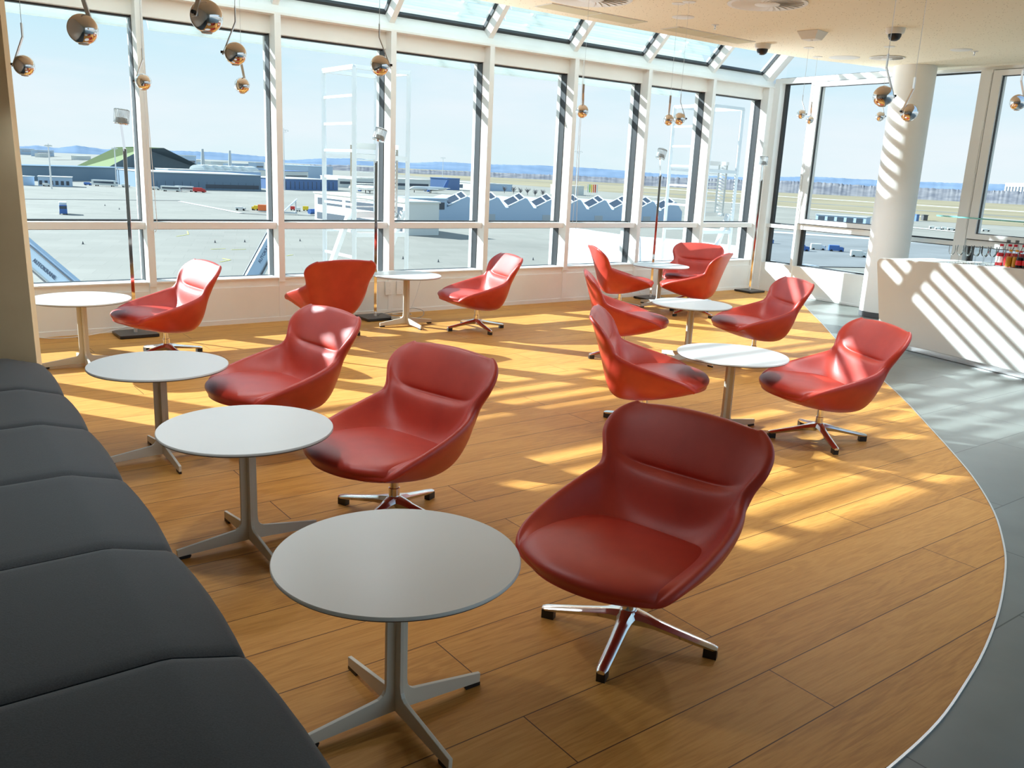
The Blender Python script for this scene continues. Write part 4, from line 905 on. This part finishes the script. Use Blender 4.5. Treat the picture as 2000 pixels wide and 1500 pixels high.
bld(1075, 378, 1110, 381, 362, 20, 'depot', 'low white building at the field edge next to the bare bushes', 'building', 'offwhite', 'offwhite')
bld(940, 372, 1000, 374, 360, 12, 'garage', 'grey blue depot buildings behind the bare bushes', 'building', 'bluewall', 'roofgrey')
bld(615, 431, 790, 460, 386, 14, 'office_wing', 'white two-storey office wing with window bands beyond the ladder frame', 'building', 'offwhite', 'offwhite', [(.04, .34, .62, .86), (.38, .72, .62, .86), (.76, .98, .62, .86), (.03, .98, .1, .34)])
bld(775, 436, 872, 436, 389, 16, 'hangar', 'blue hangar annex with a glazed upper storey behind the ladder frame', 'building', 'bluewall', 'bluewall', [(.05+.19*k, .19+.19*k, .58, .88) for k in range(5)])
# saw-tooth hangar
A, B = gp(872, 436), gp(1330, 440); e = (B-A); L = e.length; e.normalize(); q = Vector((-e.y, e.x, 0)); q = q if q.y > 0 else -q
t = empty('sawtooth_hangar', (A+B)/2); tag(t, 'long blue hangar with a row of tilted saw-tooth roof lights', 'building'); o0 = t.location; hz = aty(1000, 399, A.y).z-GZ
Wf = lambda s, d, z: A+e*s+q*d+Z*z-o0
MB().fbox(Wf, 0, L, 0, 26, 0, hz*.72).obj('wall', 'bluewall', t); nT = 9
for k in range(nT):
    s0_, s1_ = L*k/nT, L*(k+1)/nT
    MB().prism([(s0_, hz*.72), (s1_, hz*.72), (s0_+(s1_-s0_)*.72, hz*1.22), (s0_+(s1_-s0_)*.35, hz*1.05)], lambda p, ee: Wf(p[0], (0, 26)[ee], p[1])).obj('gable', 'bluewall', t)
    c = lambda u, v: Wf(s0_+(s1_-s0_)*(.02+.66*u), -.6+1.0*u+8*v*0+5.5*v, hz*(.80+.42*u)+2.2*v)
    fr = MB(); wq = .10
    for (u0, u1, v0, v1) in ((0, 1, 0, wq), (0, 1, 1-wq, 1), (0, .05, 0, 1), (.95, 1, 0, 1), (.62, .68, 0, 1)):
        fr.hexa([c(u0, v0), c(u1, v0), c(u1, v1), c(u0, v1)]+[c(u0, v0)+Z*.3, c(u1, v0)+Z*.3, c(u1, v1)+Z*.3, c(u0, v1)+Z*.3])
    fr.obj('rooflight_frame', 'outwhite', t)
    MB().hexa([c(.03, .03), c(.97, .03), c(.97, .97), c(.03, .97)]+[c(.03, .03)+Z*.15, c(.97, .03)+Z*.15, c(.97, .97)+Z*.15, c(.03, .97)+Z*.15]).obj('rooflight_glass', 'window', t)
    if k % 2: MB().fbox(Wf, s0_+(s1_-s0_)*.3, s0_+(s1_-s0_)*.62, -.1, .1, 0, hz*.45).obj('gate', 'roofgrey', t)
# parked jets
def jet(px, yb, ln, head, lab, tail):
    g = gp(px, yb); t = empty('airliner', g, head); tag(t, lab, 'aeroplane', 'parked airliners'); r = ln*.055; zc = r*1.9
    mb = MB(); secs = [(-.5, .1, .5), (-.44, .45, .35), (-.3, .85, .1), (-.15, 1, 0), (.3, 1, 0), (.4, .9, 0), (.46, .62, -.1), (.495, .22, -.25), (.5, .02, -.28)]
    n = 14; V = [(ln*s, r*k*math.cos(2*PI*i/n), zc+r*o_+r*k*math.sin(2*PI*i/n)) for s, k, o_ in secs for i in range(n)]
    mb.add(V, [(i*n+j, i*n+(j+1) % n, (i+1)*n+(j+1) % n, (i+1)*n+j) for i in range(len(secs)-1) for j in range(n)]+[tuple(range(n)), tuple((len(secs)-1)*n+j for j in range(n))]); mb.obj('fuselage', 'offwhite', t, True)
    for sg in (-1, 1):
        MB().prism([(.12*ln, 0), (-.05*ln, 0), (-.17*ln, sg*.46*ln), (-.12*ln, sg*.46*ln)], lambda p, e_: Vector((p[0], p[1], zc-r*.4+(.02*ln if abs(p[1]) > 1 else 0)+e_*.3))).obj('wing', 'roofgrey', t)
        MB().tube([(.09*ln, sg*.16*ln, zc-r*.9), (.02*ln, sg*.16*ln, zc-r*.9)], r*.42, 12).obj('engine', tail, t)
        MB().prism([(-.40*ln, 0), (-.47*ln, 0), (-.52*ln, sg*.16*ln), (-.49*ln, sg*.16*ln)], lambda p, e_: Vector((p[0], p[1], zc+r*.5+e_*.2))).obj('tailplane', 'offwhite', t)
    MB().prism([(-.36*ln, zc+r*.7), (-.46*ln, zc+r*.7), (-.52*ln, zc+r*4.2), (-.46*ln, zc+r*4.2)], lambda p, e_: Vector((p[0], (e_-.5)*.4, p[1]))).obj('fin', tail, t)
    for x, y in ((.38, 0), (-.03, .07), (-.03, -.07)): MB().tube([(x*ln, y*ln, 0), (x*ln, y*ln, zc-r*.5)], .35, 8).obj('gear', 'tyre', t)
jet(838, 377, 36, R_(200), 'white airliner with blue tail parked in front of the dark blue cube', 'blue')
jet(716, 377, 38, R_(150), 'white airliner partly hidden behind the ladder frame', 'blue')
# vehicles
def vehicle(px, yb, L, Wd, H, head, body, lab, cat, nm='van', cab=.3, glassband=True, top=None, group=None):
    g = gp(px, yb); t = empty(nm, g, head); tag(t, lab, cat, group)
    MB().box((-L*cab/2, 0, H*.58+.1), (L*(1-cab), Wd, H*.84)).obj('body', body, t, False, .12)
    MB().prism([(L*(.5-cab), .35), (L*.5, .35), (L*.5, H*.5), (L*(.5-cab*.25), H*.8), (L*(.5-cab), H*.8)], lambda p, e_: Vector((p[0], (e_-.5)*Wd, p[1]))).obj('cab', top or body, t, False, .06)
    if glassband: MB().box((L*(.5-cab*.1), 0, H*.62), (L*cab*.22, Wd*.92, H*.24)).obj('windscreen', 'window', t)
    for x in (-.32, .32):
        for y in (-1, 1): MB().tube([(x*L, y*(Wd/2-.3), .45), (x*L, y*(Wd/2+.03), .45)], .45, 12).obj('wheel', 'tyre', t)
    return t
vehicle(124, 418, 8.5, 2.6, 4.3, R_(-62), 'offwhite', 'blue and white box truck standing alone on the open apron', 'truck', 'box_truck', .25, True, 'blue')
t = vehicle(205, 364, 17, 3.2, 4.2, R_(0), 'offwhite', 'white apron bus parked under the second floodlight mast', 'bus', 'airport_bus', .1)
MB().box((0, -1.62, 2.7), (14, .06, 1.3)).obj('window_band', 'window', t)
for px, yb, lab in ((172, 362, 'small car parked before the bank, ahead of the bus'), (246, 366, 'small car parked behind the bus'), (305, 371, 'van at the front of the vehicle row by the hangar'), (92, 364, 'service cart below the first light mast'), (712, 372, 'blue van passing under the far airliner')): vehicle(px, yb, 5, 2, 2, 0, 'blue' if px in (172, 712) else 'offwhite', lab, 'car', 'car')
for px, lab in ((335, 'long airport bus first in the row along the hangar'), (362, 'long airport bus second in the row along the hangar')):
    t = vehicle(px, 374, 13, 3, 3.4, 0, 'offwhite', lab, 'bus', 'airport_bus', .1); MB().box((0, -1.55, 2.2), (11, .06, 1)).obj('window_band', 'window', t)
vehicle(390, 376, 8, 2.6, 3, 0, 'red', 'red fire truck at the end of the bus row', 'truck', 'fire_truck')
vehicle(470, 411, 4.5, 2, 1.6, R_(10), 'offwhite', 'white pushback tug beyond the white kerb line', 'tug', 'aircraft_tug'); vehicle(500, 411, 3.6, 1.8, 2.2, R_(170), 'yellow', 'yellow tug coupled to the orange container', 'tug', 'aircraft_tug')
t = empty('container', gp(519, 414), R_(4)); tag(t, 'bright orange container next to the second window post', 'container'); MB().box((0, 0, 1.9), (6.5, 2.4, 2.6)).obj('box', 'orange', t, False, .05); MB().box((0, 0, .4), (6.8, 2.2, .3)).obj('bed', 'roofgrey', t)
# steps truck, generators, barrel in the yard beyond the second post
g = gp(566, 419); t = empty('passenger_steps', g, R_(20)); tag(t, 'blue passenger steps vehicle leaning up beside the second window post', 'steps')
mb = MB(); k = 14
for i in range(k): mb.box((-3+i*.45, 0, .8+i*.42), (.5, 1.8, .16))
mb.obj('tread', 'bluewall', t); 
for y in (-.95, .95): MB().bar((-3.2, y, .9), (3.2, y, 7.0), .12, .9, (0, 1, 0)).obj('side', 'bluewall', t)
MB().box((0, 0, .8), (6.4, 2, .6)).obj('chassis', 'roofgrey', t); MB().box((2.6, 0, 3.2), (.4, 1.6, 5)).obj('support', 'roofgrey', t)
for px, yb, c, sz_, lab in ((572, 411, 'red', (2.2, 1.4, 1.5), 'small red generator box beside the passenger steps'), (583, 413, 'offwhite', (1.8, 1.4, 1.4), 'small white generator box beside the red one'), (597, 412, 'yellow', (2.6, 1.5, 1.8), 'yellow ground power unit before the white office wing')):
    t = empty('ground_unit', gp(px, yb), R_(8)); tag(t, lab, 'generator'); MB().box((0, 0, sz_[2]/2+.45), sz_).obj('housing', c, t, False, .08); 
    for x in (-.3, .3): MB().tube([(x*sz_[0], -sz_[1]/2, .3), (x*sz_[0], sz_[1]/2, .3)], .3, 10).obj('wheel', 'tyre', t)
t = empty('tank_trailer', gp(609, 420), R_(60)); tag(t, 'round blue tank trailer in front of the white office wing', 'trailer'); MB().tube([(-1.6, 0, 1.6), (1.6, 0, 1.6)], 1.1, 16).obj('tank', 'blue', t, True); MB().box((0, 0, .45), (3.4, 1.4, .2)).obj('bed', 'roofgrey', t)
for px, yb, lab in ((205, 402, 'small traffic cone on the apron, first of the line beyond the truck'), (233, 409, 'small traffic cone on the apron beside the lamp pole'), (162, 477, 'dark cone on the apron straight below the truck'), (420, 474, 'dark cone on the apron beyond the sunlit chair'), (478, 473, 'dark cone on the apron near the second crane boom'), (586, 471, 'dark cone on the apron between the rakers'), (856, 512, 'dark cone on the apron beyond the ladder frame'), (1041, 508, 'dark cone on the apron in the fifth window'), (787, 506, 'dark cone on the apron seen through the white frame')):
    t = empty('traffic_cone', gp(px, yb)); tag(t, lab, 'cone', 'cones on the apron'); MB().lathe([(.24, .05), (.05, .75), (0, .76)], (0, 0, 0), 10).obj('cone', 'plinth', t, True); MB().box((0, 0, .025), (.55, .55, .05)).obj('foot', 'black', t)
# flags
for i, (c, lab) in enumerate((('offwhite', 'white flag at the near end of the flag row'), ('green', 'green flag in the row beyond the field'), ('yellow', 'yellow flag in the row beyond the field'), ('orange', 'orange flag in the row beyond the field'), ('red', 'dark red flag in the row beyond the field'), ('offwhite', 'white flag at the far end of the flag row'))):
    g = gp(1146+i*3.6, 384+i*.2); t = empty('flag', g); tag(t, lab, 'flag', 'flags beyond the field'); H = aty(1150, 360, g.y).z-GZ
    MB().lathe([(.1, 0), (.07, H+.4)], (0, 0, 0), 8).obj('pole', 'offwhite', t); mb = MB(); n = 6
    mb.add([(.08+.21*k, .12*math.sin(k*1.3)+yy, z) for yy in (0, .02) for k in range(n+1) for z in (H*.35, H)], [(2*k, 2*k+2, 2*k+3, 2*k+1) for k in range(n)]+[(14+2*k, 14+2*k+1, 14+2*k+3, 14+2*k+2) for k in range(n)]); mb.obj('cloth', c, t)
# bare bushes at the field edge, right-hand hangars and vans
rnd = random.Random(5)
for i, (px, yb) in enumerate(((1003, 378), (1016, 380), (1030, 381), (1045, 383), (1060, 384), (985, 377))):
    g = gp(px, yb); t = empty('bare_tree', g); tag(t, ['small', 'round', 'twiggy', 'tall', 'spreading', 'low'][i]+' bare winter tree at the field edge outside the fifth window', 'tree', 'bare trees at the field edge')
    MB().lathe([(.35, 0), (.15, 4)], (0, 0, 0), 8).obj('trunk', 'forest', t, True); mb = MB()
    for k in range(70):
        a = rnd.uniform(0, 2*PI); h0 = rnd.uniform(1, 4); l_ = rnd.uniform(2, 4); r_ = rnd.uniform(.3, 1)
        mb.bar((0, 0, h0), (math.cos(a)*l_*r_, math.sin(a)*l_*r_, h0+l_*.9), .12, .12)
    mb.obj('twigs', 'forest', t)
bld(1592, 434, 1690, 441, 422, 10, 'hangar', 'low blue glasshouse-like hangar beyond the sash window', 'building', 'bluewall', 'roofgrey', [(.05+.19*k, .18+.19*k, .3, .85) for k in range(5)])
bld(1777, 431, 1789, 432, 419, 3, 'container_stack', 'small blue container beyond the column', 'container', 'navy', 'navy'); bld(1798, 430, 1803, 431, 420, 3, 'container_stack', 'small grey container beyond the column', 'container', 'plinth', 'plinth')
bld(1958, 392, 2010, 396, 359, 40, 'terminal_block', 'white block with a row of pillars at the forest edge above the bar', 'building', 'offwhite', 'offwhite', [(.05+.12*k, .12+.12*k, .45, .85) for k in range(8)])
for px, yb, c, lab in ((1565, 491, 'blue', 'blue grey van parked below the parapet'), (1597, 489, 'offwhite', 'white van in the yard beyond the sash window'), (1632, 492, 'blue', 'blue van next to the white one in the yard'), (1497, 476, 'blue', 'grey van in the yard beyond the narrow corner window'), (1676, 503, 'offwhite', 'white van at the yard edge by the column')): vehicle(px, yb, 5.2, 2, 2.3, R_(-10), c, lab, 'van', 'van')
for i, (px, yb) in enumerate(((1822, 447), (1833, 449), (1846, 449), (1858, 450), (1925, 452))): vehicle(px, yb, 4.4, 1.8, 1.5, R_(-15), 'offwhite', ['first', 'second', 'third', 'fourth', 'fifth'][i]+' parked car from the column along the road beyond the bar', 'car', 'car', .35, group='parked cars beyond the bar')
# crane booms with lettering, just outside the first two windows
M['boom'] = mat('pale crane paint', srgb(176, 194, 208), .4); M['boomside'] = mat('grey blue crane paint', srgb(140, 165, 190), .45); M['letter'] = mat('dark lettering', srgb(70, 84, 110), .5)
def boom(x0, y0, x1, y1, Y, w_, lab, txt, off, sz_, flip):
    a, b = aty(x0, y0, Y), aty(x1, y1, Y-1.0); d = (b-a).normalized(); L = (b-a).length
    t = empty('crane_boom', b); tag(t, lab, 'crane'); up = Vector((0, -1, 0)); sd = d.cross(up).normalized(); up = sd.cross(d).normalized()
    P = [(-.5*w_, -.25*w_), (.5*w_, -.25*w_), (.5*w_, .1*w_), (.32*w_, .25*w_), (-.32*w_, .25*w_), (-.5*w_, .1*w_)]
    MB().add([q+sd*u+up*v-t.location for q in (a, b) for u, v in P], [(i, (i+1) % 6, 6+(i+1) % 6, 6+i) for i in range(6)]+[tuple(range(6)), tuple(range(6, 12))]).obj('boom_section', 'boom', t)
    for sg in (-.46, .46): MB().tube([a+sd*sg*w_+up*.3*w_-t.location, b+sd*sg*w_+up*.3*w_-t.location], .022, 6).obj('hydraulic_line', 'plinth', t)
    q = b-d*w_*.55+up*w_*.26+sd*w_*.1-t.location; MB().tube([q, q+up*.08], w_*.27, 20).obj('sheave', 'boomside', t); MB().tube([q+up*.08, q+up*.1], w_*.1, 14).obj('sheave_hub', 'steel', t)
    cu = bpy.data.curves.new('lettering', 'FONT'); cu.body = txt; cu.size = sz_; cu.align_x = 'CENTER'; cu.align_y = 'CENTER'; cu.extrude = .004
    co_ = bpy.data.objects.new('lettering_curve', cu); C.objects.link(co_); dg = bpy.context.evaluated_depsgraph_get(); me = bpy.data.meshes.new_from_object(co_.evaluated_get(dg)); bpy.data.objects.remove(co_)
    me.materials.clear(); me.materials.append(M['letter']); o = bpy.data.objects.new('lettering', me); C.objects.link(o); o.parent = t
    xa = d*flip; za = up; ya = za.cross(xa); pos = a+d*L*off+up*(.25*w_+.006)-t.location
    o.matrix_local = Matrix(((xa.x, ya.x, za.x, pos.x), (xa.y, ya.y, za.y, pos.y), (xa.z, ya.z, za.z, pos.z), (0, 0, 0, 1)))
    return t
boom(36, 476, 150, 573, 22, .52, 'pale crane boom lettered AUTOKRANE slanting down outside the first window', 'AUTOKRANE', .53, .15, 1)
boom(540, 455, 478, 570, 22, .40, 'second pale crane boom slanting the other way beside the second window post', 'AUTOKRANE', .36, .11, -1)

# ================================================================== LIGHT
def lamp(name, kind, loc, energy, parent=None, size=.05, col=(1, .86, .68), spot=None, aim=None):
    d = bpy.data.lights.new(name, kind); d.energy = energy; d.color = col; d.shadow_soft_size = size
    if spot: d.spot_size = R_(spot); d.spot_blend = 1
    o = bpy.data.objects.new(name, d); C.objects.link(o); o.location = loc
    if aim: o.rotation_euler = Vector(aim).to_track_quat('-Z', 'Y').to_euler()
    return o
PEND_W, FLOOR_W = 22, 170
for x, y, z, D, a, lab in pend: lamp('pendant_light', 'SPOT', (x, y, z-D/2-.03), PEND_W*(.2 if x < -2.45 and y < 5 else 1 if x < 1.5 else 2), None, .05, (.86, .94, 1), 150, (0, 0, -1))
for x, y, lab, lean in lamps: lamp('floor_lamp_light', 'SPOT', Vector((x, y, 1.86))-N1*.09, FLOOR_W, None, .06, (.85, .93, 1), 95, -N1*1.0+Z*.95+U1*.35)
W = bpy.data.worlds.new('sky'); bpy.context.scene.world = W; W.use_nodes = True
n, l = W.node_tree.nodes, W.node_tree.links; bg = n['Background']
tc = n.new('ShaderNodeTexCoord'); sp = n.new('ShaderNodeSeparateXYZ'); l.new(tc.outputs['Generated'], sp.inputs[0])
cr = n.new('ShaderNodeValToRGB'); e = cr.color_ramp.elements
e[0].position = 0; e[0].color = (.74, .90, .96, 1); e[1].position = 1; e[1].color = (.20, .42, .82, 1)
for p_, c_ in ((.05, (.80, .91, .98)), (.13, (.60, .85, .98)), (.24, (.40, .74, .97))):
    k = e.new(p_); k.color = (*c_, 1)
l.new(sp.outputs['Z'], cr.inputs[0])
mp = n.new('ShaderNodeMapping'); mp.inputs['Scale'].default_value = (2.2, 2.2, 9); l.new(tc.outputs['Generated'], mp.inputs[0])
nz = n.new('ShaderNodeTexNoise'); nz.inputs['Scale'].default_value = 1.6; nz.inputs['Detail'].default_value = 5; nz.inputs['Roughness'].default_value = .55; l.new(mp.outputs[0], nz.inputs['Vector'])
c2 = n.new('ShaderNodeValToRGB'); c2.color_ramp.elements[0].position = .44; c2.color_ramp.elements[1].position = .80; l.new(nz.outputs[0], c2.inputs[0])
mx = n.new('ShaderNodeMix'); mx.data_type = 'RGBA'; l.new(c2.outputs[0], mx.inputs['Factor']); l.new(cr.outputs[0], mx.inputs['A']); mx.inputs['B'].default_value = (.90, .94, 1.0, 1)
l.new(mx.outputs['Result'], bg.inputs['Color']); bg.inputs['Strength'].default_value = 0.95
sd = bpy.data.lights.new('sun', 'SUN'); so = bpy.data.objects.new('sun', sd); C.objects.link(so); sd.angle = R_(.53); sd.energy = 12.0; sd.color = (.82, .94, 1.0)
dirv = (U1*.66 - N1*1.0 - Z*.655).normalized(); so.rotation_euler = dirv.to_track_quat('-Z', 'Y').to_euler(); so.location = (-6, 14, 12)
sc = bpy.context.scene
sc.view_settings.view_transform = 'Standard'; sc.view_settings.look = 'None'; sc.view_settings.gamma = 1; sc.view_settings.use_curve_mapping = False
sc.view_settings.exposure = 0.12
sc.cycles.use_denoising = True; sc.cycles.max_bounces = 10; sc.cycles.diffuse_bounces = 5; sc.cycles.transparent_max_bounces = 24; sc.cycles.transmission_bounces = 8
sc.cycles.sample_clamp_indirect = 8; sc.cycles.caustics_reflective = False; sc.cycles.caustics_refractive = False
